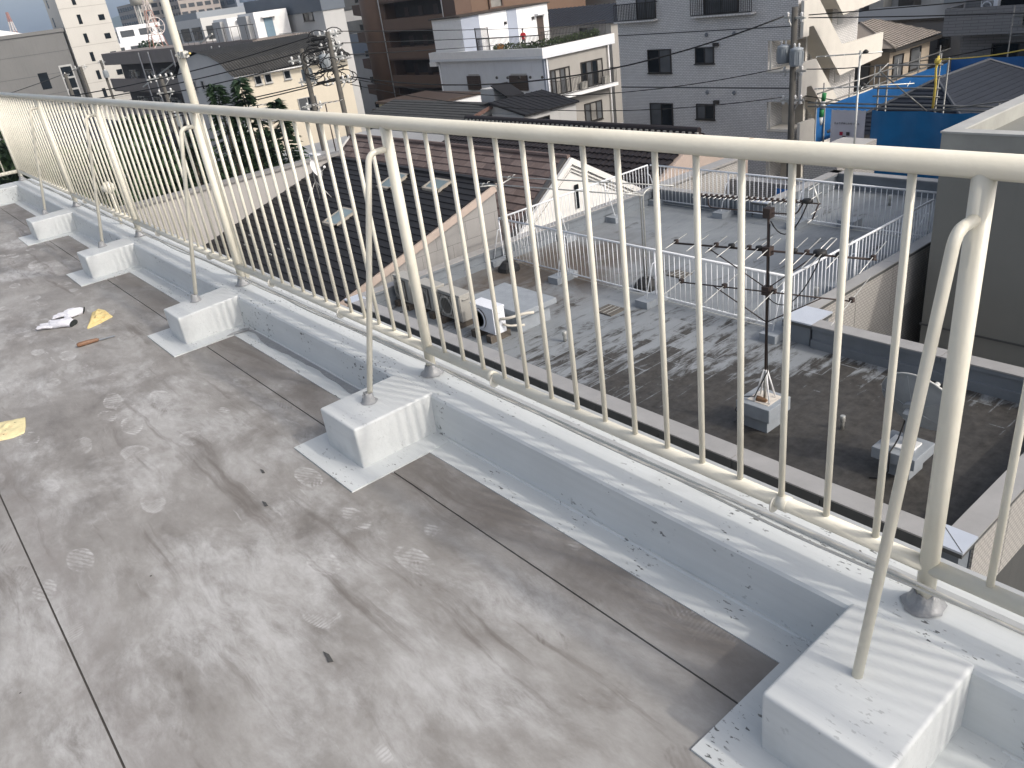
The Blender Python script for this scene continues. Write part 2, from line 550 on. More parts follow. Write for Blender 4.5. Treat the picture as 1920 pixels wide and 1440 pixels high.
def grout_mesh(seed, r):
    rnd = random.Random(seed)
    g = MB()
    n = 22
    rings = []
    for rr, h in ((r * 1.9, 0.001), (r * 1.55, 0.003), (r * 1.35, 0.012), (r * 1.05, 0.030), (r * 0.9, 0.034)):
        rings.append([(rr * rnd.uniform(0.88, 1.12) * math.cos(2 * math.pi * k / n), rr * rnd.uniform(0.88, 1.12) * math.sin(2 * math.pi * k / n), h * rnd.uniform(0.8, 1.2)) for k in range(n)])
    v = [p for q in rings for p in q]
    f = [(i * n + k, i * n + (k + 1) % n, (i + 1) * n + (k + 1) % n, (i + 1) * n + k) for i in range(4) for k in range(n)]
    f.append(tuple(4 * n + k for k in range(n)))
    return g.add(v, f).mesh('sealant_collar', mat=M_grout, smooth=True)
for i, x in enumerate(PX):
    p = put('post', post_me, rail, (x, 0, 0))
    put('sealant_collar', grout_mesh(i, 0.0225), p, (x, 0, 0.0))
    if i == len(PX) - 1:
        continue
    by = {1: -0.263, 2: -0.275, 3: -0.262}.get(i, -0.258)
    path = smoothpath([(x, -0.012, 0.818), (x, -0.078, 0.818), (x, by, -0.012)], 7, 0.035)
    br = MB().tube(path, 0.0102, 12).build('brace', M_rail, rail, True)
    if i != 1:
        put('sealant_collar', grout_mesh(20 + i, 0.016), br, (x, by, BX[[5, 0, 1, 2, 3, 4][i]][1] * 0.55 + 0.001))
for i in range(len(PX) - 1):
    n = round((PX[i] - PX[i + 1]) / 0.1125)
    for k in range(1, n):
        x = PX[i] + (PX[i + 1] - PX[i]) * k / n
        put('baluster', bal_me, rail, (x, 0, 0), (0, 0, random.random() * 6))
# splice sleeves on the bottom rail
for x in (-0.33, -1.42, -3.95):
    MB().tube([(x - 0.012, 0, 0.10), (x + 0.012, 0, 0.10)], 0.0198, 16).build('splice_sleeve', M_rail, rail, True)
# side railing round the far corner
sr = thing('side_railing', (-9.70, -1.6, 0), 'cream railing turning the far corner at the left edge', 'railing')
MB().tube([(-9.70, -0.02, 0.10), (-9.64, -5.2, 0.10)], 0.0185, 14).build('bottom_rail', M_rail, sr, True)
MB().tube([(-9.70, -0.02, 0.90), (-9.64, -5.2, 0.90)], 0.0215, 14).build('top_rail', M_rail, sr, True)
for k in range(1, 44):
    put('baluster', bal_me, sr, (-9.70 + 0.0014 * k, -0.1175 * k - 0.02, 0))
for y in (-1.8, -3.6, -5.2):
    put('post', post_me, sr, (-9.66, y, 0))

# aerial pole clamped to the third post
pole = thing('aerial_pole', (-3.60, 0.045, 0), 'tall cream pole clamped behind a railing post, rising above the top rail', 'pole')
MB().tube([(-3.665, 0.052, 0.0), (-3.668, 0.052, 2.6)], 0.0195, 18).build('tube', M_rail, pole, True)
MB().lathe((-3.667, 0.052, 1.128), [(0.020, 0), (0.025, 0.002), (0.025, 0.010), (0.020, 0.012)], 18).build('band', M_rail, pole, True)
ck = MB()
ck.box(-3.650, -3.625, 0.035, 0.070, 1.118, 1.150).box(-3.622, -3.590, 0.040, 0.066, 1.122, 1.148)
ck.tube([(-3.60, 0.053, 1.135), (-3.555, 0.055, 1.137)], 0.005, 8)
ck.tube([(-3.635, 0.03, 1.125), (-3.635, 0.08, 1.125)], 0.006, 8)
ck.build('clamp_bracket', pm('galvanised', (0.5, 0.5, 0.47), 0.45, 0.2, 40, metal=0.6), pole)
MB().tube([(-3.555, 0.055, 1.137), (-3.54, 0.056, 1.138)], 0.0045, 8).build('brass_bolt', pm('brass', (0.55, 0.42, 0.15), 0.4, metal=0.8), pole)

# pale cables tied along the bottom rail
def rope(name, pts, r, mat, parent=None, n=6):
    return MB().tube(pts, r, n).build(name, mat, parent, True)
cable = thing('cable_run', (-3, -0.03, 0.05), 'pale thin cables tied along the foot of the cream railing', 'cable')
for off, ph in ((0.0, 0.0), (0.009, 1.7)):
    pts = []
    x = XR
    while x > -9.6:
        s = math.sin(x * 3.1 + ph) * 0.006 + math.sin(x * 7.3 + ph * 2) * 0.003
        pts.append((x, -0.030 - off * 0.6 + 0.5 * s, 0.060 + off + s))
        x -= 0.09
    rope('cable', pts, 0.0036, M_cable, cable)
for x in (-0.35, -1.40, -2.45, -3.15, -3.98, -4.9, -5.9, -6.8):
    t = MB()
    t.lathe((x, -0.006, 0.092), [(0.0215, -0.002), (0.0228, 0), (0.0215, 0.002)], 14, (1, 0, 0))
    t.build('cable_tie', M_cable, cable, True)
# white round fitting seen between the bars
fit = thing('round_fitting', (-6.0, 0.05, 0.25), 'small white ball-shaped fitting on a stem behind the balusters', 'fitting')
MB().ball((-6.0, 0.03, 0.272), 0.045, 16).build('globe', M_rail, fit, True)
MB().tube([(-5.99, 0.03, 0.0), (-6.0, 0.03, 0.24)], 0.012, 10).build('stem', M_rail, fit, True)

# ------------------------------------------------------------ things left lying on the roof
M_glove = pm('white_cotton', (0.74, 0.74, 0.78), 0.9, 0.06, 60, bump=0.5, bscale=400)
M_cuff = pm('glove_cuff', (0.03, 0.035, 0.035), 0.9)
def glove(label, tip, cuff, flip, spread):
    """flat cotton work glove; tip and cuff are floor points at the middle finger's tip and the wrist"""
    tip, cuff = Vector((tip[0], tip[1], 0)), Vector((cuff[0], cuff[1], 0))
    L = (tip - cuff).length
    ux = (tip - cuff).normalized()
    uy = Vector((-ux.y, ux.x, 0)) * flip
    root = thing('work_glove', (cuff.x, cuff.y, ZF), label, 'glove')
    def P(a, b, z):
        return cuff + ux * a * L + uy * b * L + Vector((0, 0, ZF + z))
    g = MB()
    g.tube([P(0.00, 0, .012), P(.12, 0, .014), P(.30, .0, .016), P(.45, 0.0, .017), P(.58, 0, .013)], [.028, .034, .040, .042, .030], 12)
    for j, (b0, b1, e) in enumerate(((-.15, -.24, .86), (-.05, -.08, .98), (.05, .05, 1.0), (.14, .17 + spread, .90))):
        bend = random.uniform(-0.02, 0.03)
        g.tube([P(.48, b0, .014), P(.66, (b0 + b1) / 2, .016 + bend * .2), P(e - .05, b1, .011), P(e, b1, .009)], [.013, .0125, .0115, .006], 8)
    g.tube([P(.20, .16, .014), P(.38, .30, .014), P(.56, .37 + spread, .011), P(.60, .38 + spread, .010)], [.016, .015, .012, .006], 8)
    for i in range(len(g.v)):
        v = g.v[i]
        z = v[2] - ZF
        g.v[i] = (v[0], v[1], ZF + max(0.001, (z - 0.013) * 0.62 + 0.014) + 0.004 * math.sin(v[0] * 90 + v[1] * 60))
    o = g.build('shell', M_glove, root, True)
    rm = o.modifiers.new('remesh', 'REMESH')
    rm.mode = 'VOXEL'
    rm.voxel_size = 0.0035
    rm.use_smooth_shade = True
    sm = o.modifiers.new('smooth', 'SMOOTH')
    sm.iterations = 3
    c = MB()
    c.tube([P(-.014, 0, .012), P(.014, 0, .013)], [.029, .032], 14)
    for i in range(len(c.v)):
        v = c.v[i]
        c.v[i] = (v[0], v[1], ZF + max(0.001, (v[2] - ZF - 0.013) * 0.6 + 0.014))
    c.build('cuff', M_cuff, root, True)
glove('white cotton glove lying nearer with its fingers spread to the left', (-4.54, -0.885), (-4.355, -0.735), -1, 0.05)
glove('crumpled white cotton glove lying behind the spread one', (-4.60, -0.80), (-4.545, -0.635), 1, -0.1)

def cloth(name, label, outline, mat, seed, h, fold=1.0):
    """crumpled rag: outline in floor coordinates, filled with a fine wrinkled sheet with thickness"""
    rnd = random.Random(seed)
    cx = sum(p[0] for p in outline) / len(outline)
    cy = sum(p[1] for p in outline) / len(outline)
    bm = bmesh.new()
    N, K = 48, 14
    m = len(outline)
    ring = []
    for i in range(N):
        t = i / N * m
        a, b = outline[int(t) % m], outline[(int(t) + 1) % m]
        f = t - int(t)
        ring.append((a[0] + (b[0] - a[0]) * f, a[1] + (b[1] - a[1]) * f))
    ph = [rnd.uniform(0, 6.28) for _ in range(6)]
    rows = []
    for k in range(1, K + 1):
        r = k / K
        row = []
        for i in range(N):
            x = cx + (ring[i][0] - cx) * r
            y = cy + (ring[i][1] - cy) * r
            w = (math.sin(x * 70 + ph[0]) * math.sin(y * 55 + ph[1]) + 0.7 * math.sin((x + y) * 110 + ph[2]) + 0.5 * math.sin((x - 2 * y) * 60 + ph[3]))
            z = h * (1 - r ** 3 * 0.75) * (0.75 + 0.22 * w * fold) + 0.002
            row.append(bm.verts.new((x - cx, y - cy, max(0.002, z))))
        rows.append(row)
    c0 = bm.verts.new((0, 0, h))
    for i in range(N):
        bm.faces.new((c0, rows[0][i], rows[0][(i + 1) % N]))
    for k in range(K - 1):
        for i in range(N):
            bm.faces.new((rows[k][i], rows[k + 1][i], rows[k + 1][(i + 1) % N], rows[k][(i + 1) % N]))
    base = [bm.verts.new((v.co.x, v.co.y, 0.0)) for v in rows[-1]]
    for i in range(N):
        bm.faces.new((rows[-1][i], base[i], base[(i + 1) % N], rows[-1][(i + 1) % N]))
    bmesh.ops.recalc_face_normals(bm, faces=bm.faces)
    me = bpy.data.meshes.new(name)
    bm.to_mesh(me)
    bm.free()
    me.shade_smooth()
    me.materials.append(mat)
    return tag(put(name, me, None, (cx, cy, ZF)), label, 'rag')
def ragm(name, c, stain):
    t = NT(name, 0.95)
    n = t.noise(18, 4, 0.6)
    b = t.ramp(n, [(0.3, sc(c, 0.88)), (0.7, sc(c, 1.08))])
    b = t.mix(t.ramp(t.noise(26, 4, 0.6, 0.5), [(0.58, 0.0), (0.68, 0.55)]), b, stain)
    b = t.mix(t.ramp(t.noise(48, 2, 0.5), [(0.70, 0.0), (0.74, 0.8)]), b, (0.06, 0.05, 0.03))
    t.color(b)
    t.bump(t.noise(300, 3, 0.6), 0.4, 0.003)
    return t.m
cloth('yellow_rag', 'folded yellow rag lying beyond the wooden-handled knife', [(-4.21, -0.70), (-4.235, -0.63), (-4.285, -0.545), (-4.33, -0.548), (-4.42, -0.545), (-4.50, -0.56), (-4.47, -0.61), (-4.34, -0.655)], ragm('yellow_cloth', (0.66, 0.53, 0.25), (0.62, 0.33, 0.08)), 3, 0.03)
cloth('yellow_rag', 'pale yellow rag cut off by the left edge of the photo', [(-3.25, -1.19), (-3.16, -1.205), (-3.09, -1.222), (-3.085, -1.27), (-3.11, -1.32), (-3.14, -1.40), (-3.26, -1.41), (-3.32, -1.36), (-3.30, -1.28), (-3.27, -1.23)], ragm('pale_yellow_cloth', (0.70, 0.62, 0.36), (0.66, 0.45, 0.26)), 5, 0.016, 0.8)
kn = thing('knife', (-3.945, -0.73, ZF), 'flat knife with a brown wooden handle and grey steel blade', 'knife')
h = MB()
h.tube([(-3.952, -0.812, ZF + .013), (-3.951, -0.80, ZF + .013), (-3.947, -0.76, ZF + .013), (-3.943, -0.715, ZF + .010), (-3.942, -0.705, ZF + .009)], [.009, .013, .0125, .010, .006], 12)
h.build('handle', pm('brown_wood', (0.20, 0.11, 0.065), 0.5, 0.25, 50), kn, True)
b = MB()
b.prism([(-3.950, -0.71, ZF + .006), (-3.936, -0.71, ZF + .006), (-3.922, -0.635, ZF + .003), (-3.926, -0.626, ZF + .003), (-3.940, -0.628, ZF + .003)], (0, 0, 0.0016))
b.build('blade', pm('knife_steel', (0.42, 0.44, 0.46), 0.35, 0.2, 40, metal=0.7), kn)
# loose flakes of old paint and a torn scrap
for k, (x, y, a, s) in enumerate(((-0.985, -0.915, 0.6, 0.024), (-1.75, -0.74, 1.5, 0.02), (-1.95, -0.66, 0.2, 0.018))):
    f = MB()
    f.prism([(x - s, y, ZF + .001), (x - s * .2, y + s * .25, ZF + .001), (x + s, y + s * .1, ZF + .001), (x + s * .7, y - s * .35, ZF + .001), (x, y - s * .15, ZF + .001)], (0, 0, 0.002))
    tag(f.build('torn_scrap', pm('black_scrap%d' % k, (0.07, 0.07, 0.068), 0.7), None, org=(x, y, ZF)), ['dark torn scrap lying nearest the bottom edge of the roof floor', 'dark torn scrap on the floor below the second plinth', 'tiny dark curled scrap on the floor left of the second plinth'][k], 'scrap')

# ------------------------------------------------------------ the lower neighbouring building
ZD, ZC = -4.6, -4.2          # its roof deck and the top of its coping
def deck_material():
    t = NT('grey_deck_paint', 0.55, 0.0, 0.4)
    o = t.sep()
    clean = t.ramp(t.noise(0.7, 5, 0.6), [(0.3, (0.185, 0.202, 0.215)), (0.7, (0.262, 0.280, 0.292))])
    b = t.n.new('ShaderNodeTexBrick')
    b.inputs['Scale'].default_value = 1.0
    b.inputs['Brick Width'].default_value = 0.95
    b.inputs['Row Height'].default_value = 0.32
    b.inputs['Mortar Size'].default_value = 0.012
    b.inputs['Mortar Smooth'].default_value = 0.5
    b.inputs['Color1'].default_value = (0.15, 0.15, 0.15, 1)
    b.inputs['Color2'].default_value = (1, 1, 1, 1)
    b.inputs['Mortar'].default_value = (0.0, 0.0, 0.0, 1)
    t.link(t.comb(o[1], o[0], 0), b.inputs['Vector'])
    worn = t.noise(2.0, 9, 0.72, 0.5, t.mapv((2.8, 0.8, 1)))
    # grime: heavy towards the near right end, a brown pool at the left
    gx = t.ramp(t.math('MULTIPLY', t.math('ADD', o[0], 12.0), 0.1), [(0.26, 0.10), (0.55, 0.5), (0.74, 1.0)])
    gy = t.ramp(t.math('MULTIPLY', t.math('SUBTRACT', o[1], 5.0), 0.2), [(0.42, 1.0), (0.86, 0.30), (1.0, 0.0)])
    g = t.math('MULTIPLY', gx, gy)
    thick = t.math('ADD', t.math('MULTIPLY', t.sep(b.outputs['Color'])[0], 0.22), t.math('MULTIPLY', worn, 1.25))
    f = t.math('ADD', thick, t.math('MULTIPLY', g, 0.72))
    f = t.ramp(f, [(0.86, 0.0), (1.0, 0.8), (1.15, 1.0)])
    base = t.mix(f, clean, t.ramp(t.noise(9, 6, 0.7), [(0.3, (0.028, 0.026, 0.023)), (0.75, (0.078, 0.073, 0.066))]))
    lx = t.math('SUBTRACT', 1.0, t.math('MULTIPLY', t.math('ABSOLUTE', t.math('ADD', o[0], 12.4)), 0.42), True)
    ly = t.math('SUBTRACT', 1.0, t.math('MULTIPLY', t.math('ABSOLUTE', t.math('SUBTRACT', o[1], 9.6)), 0.30), True)
    pool = t.math('MULTIPLY', t.math('MULTIPLY', lx, ly), t.ramp(t.noise(1.1, 5, 0.6, 0.6), [(0.30, 0.2), (0.55, 2.2)]), True)
    base = t.mix(pool, base, (0.095, 0.078, 0.062))
    # thin lap seams
    t.color(base)
    t.rough(t.ramp(worn, [(0.3, 0.4), (0.7, 0.75)]))
    t.bump(worn, 0.15, 0.01)
    return t.m
M_deck = deck_material()
M_coping = pm('coping_metal', (0.40, 0.39, 0.375), 0.45, 0.12, 2.5, metal=0.25)
M_coping_new = pm('coping_corner_metal', (0.62, 0.66, 0.72), 0.30, 0.05, 4, metal=0.35)
M_slate = pm('grey_upstand', (0.17, 0.19, 0.21), 0.6, 0.15, 2)
M_panel = pm('dark_wall_panel', (0.085, 0.087, 0.085), 0.6, 0.12, 2, streak=0.3)
M_beige_tile = brickm('beige_tile', (0.47, 0.45, 0.42), (0.43, 0.415, 0.39), (0.27, 0.26, 0.245), 0.10, 0.055, 0.45, 0.008)
M_blockgrey = pm('painted_block', (0.27, 0.295, 0.32), 0.65, 0.12, 6)
M_galv = MATS['galvanised']
M_white = pm('white_paint', (0.80, 0.80, 0.79), 0.4, 0.05, 3)
M_black = pm('black_rubber', (0.018, 0.018, 0.018), 0.6, 0.2, 20)

lb = thing('tiled_building', (-8, 8, G), 'lower neighbouring building with grey stained flat roof and metal coping', 'building')
d = MB()
d.box(-14.0, -1.85, 5.50, 9.40, ZD - 0.3, ZD).build('roof_deck', M_deck, lb, org=(0, 0, 0))
MB().box(-14.0, -6.12, 9.40, 15.0, ZD - 0.3, ZD).build('roof_deck', M_deck, lb, org=(0, 0, 0))
MB().box(-10.45, -6.0, 15.0, 17.9, ZD - 0.3, ZD).build('roof_deck', M_deck, lb, org=(0, 0, 0))
# body under the decks
MB().box(-14.02, -1.83, 5.47, 9.42, G, ZD - 0.3).build('wall', M_panel, lb)
MB().box(-14.02, -6.10, 9.42, 15.02, G, ZD - 0.3).build('wall', M_beige_tile, lb)
MB().box(-10.47, -5.98, 15.02, 17.95, G, ZD - 0.3).build('wall', M_beige_tile, lb)
def run(p, q, inward, outmat, seglen=2.2, z0=None, corner=True, w=0.26, outz=ZD - 0.3):
    """a parapet run from p to q (axis aligned) with upstand, outer face and coping pieces; inward = unit vector to the roof side"""
    p, q, n = Vector((p[0], p[1], 0)), Vector((q[0], q[1], 0)), Vector((inward[0], inward[1], 0))
    L = (q - p).length
    u = (q - p).normalized()
    def bx(a, b, c0, c1, za, zb, name, mat, parent=lb):
        P = [p + u * a + n * c0, p + u * b + n * c0, p + u * b + n * c1, p + u * a + n * c1]
        xs_, ys_ = [v.x for v in P], [v.y for v in P]
        return MB().box(min(xs_), max(xs_), min(ys_), max(ys_), za, zb).build(name, mat, parent)
    bx(0, L, 0.045, w - 0.045, outz, ZC - 0.021, 'upstand', M_slate)
    bx(0, L, w - 0.045, w - 0.0, ZD - 0.02, ZD + 0.14, 'skirting', M_slate)
    k = max(1, round(L / seglen))
    for i in range(k):
        a, b = L * i / k, L * (i + 1) / k
        bx(a + 0.004, b - 0.004, 0.0, w, ZC - 0.02, ZC, 'coping', M_coping)
        bx(a + 0.004, b - 0.004, 0.006, 0.04, ZC - 0.075, ZC - 0.021, 'coping_edge', M_panel)
        bx(a + 0.004, b - 0.004, w - 0.04, w - 0.006, ZC - 0.075, ZC - 0.021, 'coping_edge', M_slate)
        if outmat is not None:
            for j in range(2):
                a2, b2 = a + (b - a) * j / 2, a + (b - a) * (j + 1) / 2
                bx(a2 + 0.006, b2 - 0.006, 0.022, 0.045, ZC - 1.05, ZC - 0.078, 'wall_panel', outmat)
run((-13.75, 5.38), (-2.1, 5.38), (0, 1), M_panel, w=0.29)
run((-14.10, 5.72), (-14.10, 14.8), (1, 0), None)
run((-1.75, 5.72), (-1.75, 9.2), (-1, 0), M_beige_tile)
run((-5.75, 9.53), (-1.75, 9.53), (0, -1), M_beige_tile)
run((-6.02, 9.9), (-6.02, 15.0), (-1, 0), M_beige_tile, w=0.24)
run((-14.10, 15.10), (-10.75, 15.10), (0, -1), None)
run((-10.52, 15.0), (-10.52, 18.1), (1, 0), None)
run((-10.52, 18.1), (-5.9, 18.1), (0, -1), M_panel)
# corner pieces of newer metal
for x0, x1, y0, y1 in ((-2.1, -1.75, 5.38, 5.72), (-14.1, -13.75, 5.38, 5.72), (-6.28, -5.75, 9.27, 9.9), (-14.1, -13.75, 14.8, 15.1), (-10.75, -10.3, 14.80, 15.1)):
    MB().box(x0, x1, y0, y1, ZC - 0.022, ZC + 0.003).build('coping_corner', M_coping_new, lb)
    MB().box(x0 + .006, x1 - .006, y0 + .006, y1 - .006, ZC - 0.075, ZC - 0.023).build('coping_edge', M_panel, lb)
    MB().box(x0 + 0.045, x1 - 0.045, y0 + 0.045, y1 - 0.045, ZD - 0.3, ZC - 0.076).build('upstand', M_slate, lb)
# mitre seam on the nearest corner
MB().bar((-1.76, 5.39, ZC + 0.004), (-2.09, 5.71, ZC + 0.004), 0.008, 0.003).build('mitre_seam', M_panel, lb)
# light-well wall with sunlit tiles, left of the rear roof
MB().box(-14.08, -13.78, 15.12, 18.7, G, ZC - 0.06).build('light_well_wall', M_beige_tile, lb)
MB().box(-14.12, -13.70, 15.10, 18.75, ZC - 0.06, ZC + 0.003).build('coping', M_coping, lb)
MB().box(-13.7, -10.6, 18.0, 18.4, G, ZC - 0.5).build('light_well_wall', brickm('grey_small_tile', (0.30, 0.30, 0.30), (0.27, 0.27, 0.275), (0.16, 0.16, 0.16), 0.10, 0.055, 0.5, 0.008), lb)
MB().box(-12.15, -11.75, 17.98, 18.02, ZC - 1.5, ZC - 0.62).build('blue_notice', pm('blue_board', (0.02, 0.16, 0.50), 0.4), lb)
# tall tiled stair head behind the light well
MB().box(-11.6, -10.62, 18.42, 20.4, G, -3.9).build('stair_wall', M_beige_tile, lb)
# drain gratings
M_grate = pm('rusted_grating', (0.115, 0.105, 0.09), 0.7, 0.3, 12)
for x0, x1, y0, y1 in ((-9.82, -9.38, 8.44, 8.84), (-9.90, -9.5, 10.66, 11.0)):
    g = MB().box(x0, x1, y0, y1, ZD, ZD + 0.025).build('drain_cover', M_grate, lb)
    for k in range(1, 4):
        MB().box(x0 + (x1 - x0) * k / 4 - .006, x0 + (x1 - x0) * k / 4 + .006, y0 + .02, y1 - .02, ZD + .0255, ZD + .032).build('grating_bar', M_galv, g)

# roof vents
def vent(x, y, h, label, r=0.045):
    v = thing('vent_pipe', (x, y, ZD), label, 'vent')
    MB().tube([(x, y, ZD), (x, y, ZD + h)], r * 0.75, 12).build('pipe', M_galv, v, True)
    MB().lathe((x, y, ZD + h * 0.55), [(r * 0.8, 0), (r, 0.01), (r, h * 0.45), (r * 0.9, h * 0.47)], 14).build('cap', M_galv, v, True)
vent(-9.29, 7.17, 0.20, 'short steel vent pipe beside the grey roof hatch')
vent(-6.76, 11.1, 0.22, 'short steel vent pipe on the roof inside the white fence')
vent(-8.42, 16.96, 0.24, 'short steel vent pipe on the rear roof beyond the white fence')
vent(-4.10, 7.35, 0.20, 'short vent pipe with a pale cap between antenna and dish', 0.035)

# white fences round the rear part of that roof
M_fence = pm('white_fence_paint', (0.78, 0.80, 0.82), 0.4, 0.05, 3)
fb_me = MB().tube([(0, 0, 0.10), (0, 0, 1.02)], 0.008, 6).mesh('baluster', mat=M_fence, smooth=True)
def white_fence(p, q, label, feet, inn, skip=()):
    p, q = Vector((p[0], p[1], ZD)), Vector((q[0], q[1], ZD))
    u = (q - p).normalized()
    L = (q - p).length
    nn = Vector((inn[0], inn[1], 0))
    f = thing('roof_fence', (p + q) / 2, label, 'fence', 'white fences on the lower roof')
    MB().tube([p + Vector((0, 0, 1.03)), q + Vector((0, 0, 1.03))], 0.022, 10).build('top_rail', M_fence, f, True)
    MB().tube([p + Vector((0, 0, 0.12)), q + Vector((0, 0, 0.12))], 0.015, 8).build('bottom_rail', M_fence, f, True)
    MB().tube([p + Vector((0, 0, 0.03)) - nn * 0.03, q + Vector((0, 0, 0.03)) - nn * 0.03], 0.008, 6).build('lightning_wire', M_galv, f, True)
    n = int(L / 0.118)
    for k in range(1, n):
        put('baluster', fb_me, f, p + u * L * k / n)
    for t in feet:
        c = p + u * t * L
        MB().tube([c, c + Vector((0, 0, 1.03))], 0.017, 8).build('post', M_fence, f, True)
        b = c + nn * 0.30
        MB().tube(smoothpath([c + Vector((0, 0, 0.78)), c + nn * 0.07 + Vector((0, 0, 0.78)), b + Vector((0, 0, 0.10))], 4, 0.03), 0.011, 8).build('brace', M_fence, f, True)
        m = c + nn * 0.14
        ex = (0.15, 0.30) if abs(nn.y) > 0.5 else (0.30, 0.15)
        MB().box(m.x - ex[0], m.x + ex[0], m.y - ex[1], m.y + ex[1], ZD, ZD + 0.14).build('foot_block', M_blockgrey, f)
    return f
white_fence((-14.15 + 0.3, 9.50), (-6.30, 9.50), 'white fence running along the near side of the fenced rear roof', (0.0, 0.29, 0.62, 0.985), (0, -1))
white_fence((-13.85, 9.52), (-13.95, 14.75), 'white fence along the left side of the rear roof by the gable', (0.35, 0.68, 1.0), (1, 0))
white_fence((-6.32, 9.54), (-6.32, 14.4), 'white fence on the right side of the rear roof above the tiled wall', (0.42, 0.98), (-1, 0))
white_fence((-13.9, 14.80), (-6.4, 14.86), 'white fence across the far side of the rear roof', (0.33, 0.60), (0, -1))

# air conditioners
def ac_unit(name, x0, x1, y0, y1, z0, z1, mat, label, cat='air conditioner', fan=True, white=False, blocks=True, facing=-1):
    cx, cy = (x0 + x1) / 2, (y0 + y1) / 2
    a = thing(name, (cx, cy, z0), label, cat)
    MB().box(x0, x1, y0, y1, z0, z1 - 0.02).build('casing', mat, a, bevel=0.012)
    MB().box(x0 - 0.008, x1 + 0.008, y0 - 0.008, y1 + 0.008, z1 - 0.035, z1).build('lid', mat, a, bevel=0.008)
    zc = (z0 + z1) / 2 - 0.01
    rr = min((z1 - z0) * 0.38, 0.22)
    fx = x0 + (x1 - x0) * 0.36
    g = MB()
    g.lathe((fx, y0 - 0.006, zc), [(rr, 0.0), (rr, 0.012), (rr * 0.95, 0.014), (0.02, 0.014)], 28, (0, -1, 0))
    fo = g.build('fan_grille', M_black if white else pm('dark_fan_' + name + str(len(MATS)), (0.10, 0.10, 0.095), 0.6), a)
    rg = MB()
    for k in range(1, 6):
        rg.lathe((fx, y0 - 0.024, zc), [(rr * k / 5.2, 0), (rr * k / 5.2 + 0.006, 0.0), (rr * k / 5.2 + 0.006, 0.006), (rr * k / 5.2, 0.006)], 24, (0, -1, 0))
    for k in range(8):
        an = k * math.pi / 8
        rg.bar((fx - rr * math.cos(an), y0 - 0.027, zc - rr * math.sin(an)), (fx + rr * math.cos(an), y0 - 0.027, zc + rr * math.sin(an)), 0.005, 0.005)
    rg.build('guard_wire', mat, fo)
    if not white:
        MB().box(x0 + .03, x1 - (x1 - x0) * .26, y0 - .010, y0 - .002, z0 + .05, z1 - .06).build('recess_shade_panel', M_acdark, a)  # dark sheet: shade of the recess behind the slats, put into colour
        for k in range(9):
            xx = x0 + (x1 - x0) * (0.06 + 0.62 * k / 8)
            MB().box(xx - .006, xx + .006, y0 - .034, y0 - .028, z0 + .06, z1 - .07).build('slat', mat, fo)
        MB().box(x1 - (x1 - x0) * 0.24, x1 - 0.02, y0 - 0.012, y0, z0 + 0.03, z1 - 0.05).build('service_cover', mat, a)
    h = MB()
    h.tube(smoothpath([(x1, y0 + .06, z1 - .10), (x1 + .03, y0 + .06, z1 - .10), (x1 + .03, y1 - .06, z1 - .10), (x1, y1 - .06, z1 - .10)], 3, 0.02), 0.01, 6)
    h.build('handle', mat, a, True)
    if blocks:
        for xx in (x0 + 0.10, x1 - 0.10):
            MB().box(xx - 0.07, xx + 0.07, y0 - 0.10, y1 + 0.10, ZD, z0).build('foot_block', M_foot, a)
    return a
M_acdark = pm('ac_recess_shade', (0.12, 0.115, 0.105), 0.6)
M_acgrey = pm('ac_beige_grey', (0.36, 0.35, 0.32), 0.5, 0.08, 4)
M_acwhite = pm('ac_white', (0.74, 0.76, 0.80), 0.4, 0.05, 5, streak=0.12)
M_foot = pm('stained_concrete_block', (0.10, 0.085, 0.07), 0.85, 0.3, 12)
ac_unit('air_conditioner', -13.76, -13.14, 6.45, 6.73, -4.48, -3.93, M_acgrey, 'grey air conditioner farthest left in the row of three')
ac_unit('air_conditioner', -12.96, -12.29, 6.47, 6.74, -4.48, -3.94, M_acgrey, 'grey air conditioner in the middle of the row of three')
ac_unit('air_conditioner', -12.12, -11.40, 6.46, 6.75, -4.48, -3.93, M_acgrey, 'grey air conditioner at the right end of the row of three')
aw = ac_unit('air_conditioner', -10.98, -10.32, 6.41, 6.68, -4.46, -3.94, M_acwhite, 'white air conditioner with round dark fan beside the roof hatch', white=True)
MB().tube(smoothpath([(-10.30, 6.55, -4.18), (-10.12, 6.62, -4.14), (-9.96, 6.86, -4.10), (-9.9, 7.02, -4.12)], 4, 0.1), 0.028, 8).build('pipe', pm('pipe_wrap', (0.62, 0.58, 0.50), 0.7), aw, True)
MB().tube(smoothpath([(-10.31, 6.60, -4.30), (-10.2, 6.66, -4.33), (-10.05, 6.90, -4.36)], 4, 0.1), 0.022, 8).build('pipe', MATS['pipe_wrap'], aw, True)
hatch = thing('roof_hatch', (-10.9, 7.3, ZD), 'grey painted roof hatch box behind the white air conditioner', 'roof hatch')
MB().box(-11.62, -10.28, 6.98, 7.72, ZD, -4.27).build('kerb', M_blockgrey, hatch)
MB().box(-11.72, -10.16, 6.90, 7.82, -4.27, -4.16).build('lid', M_blockgrey, hatch, bevel=0.012)

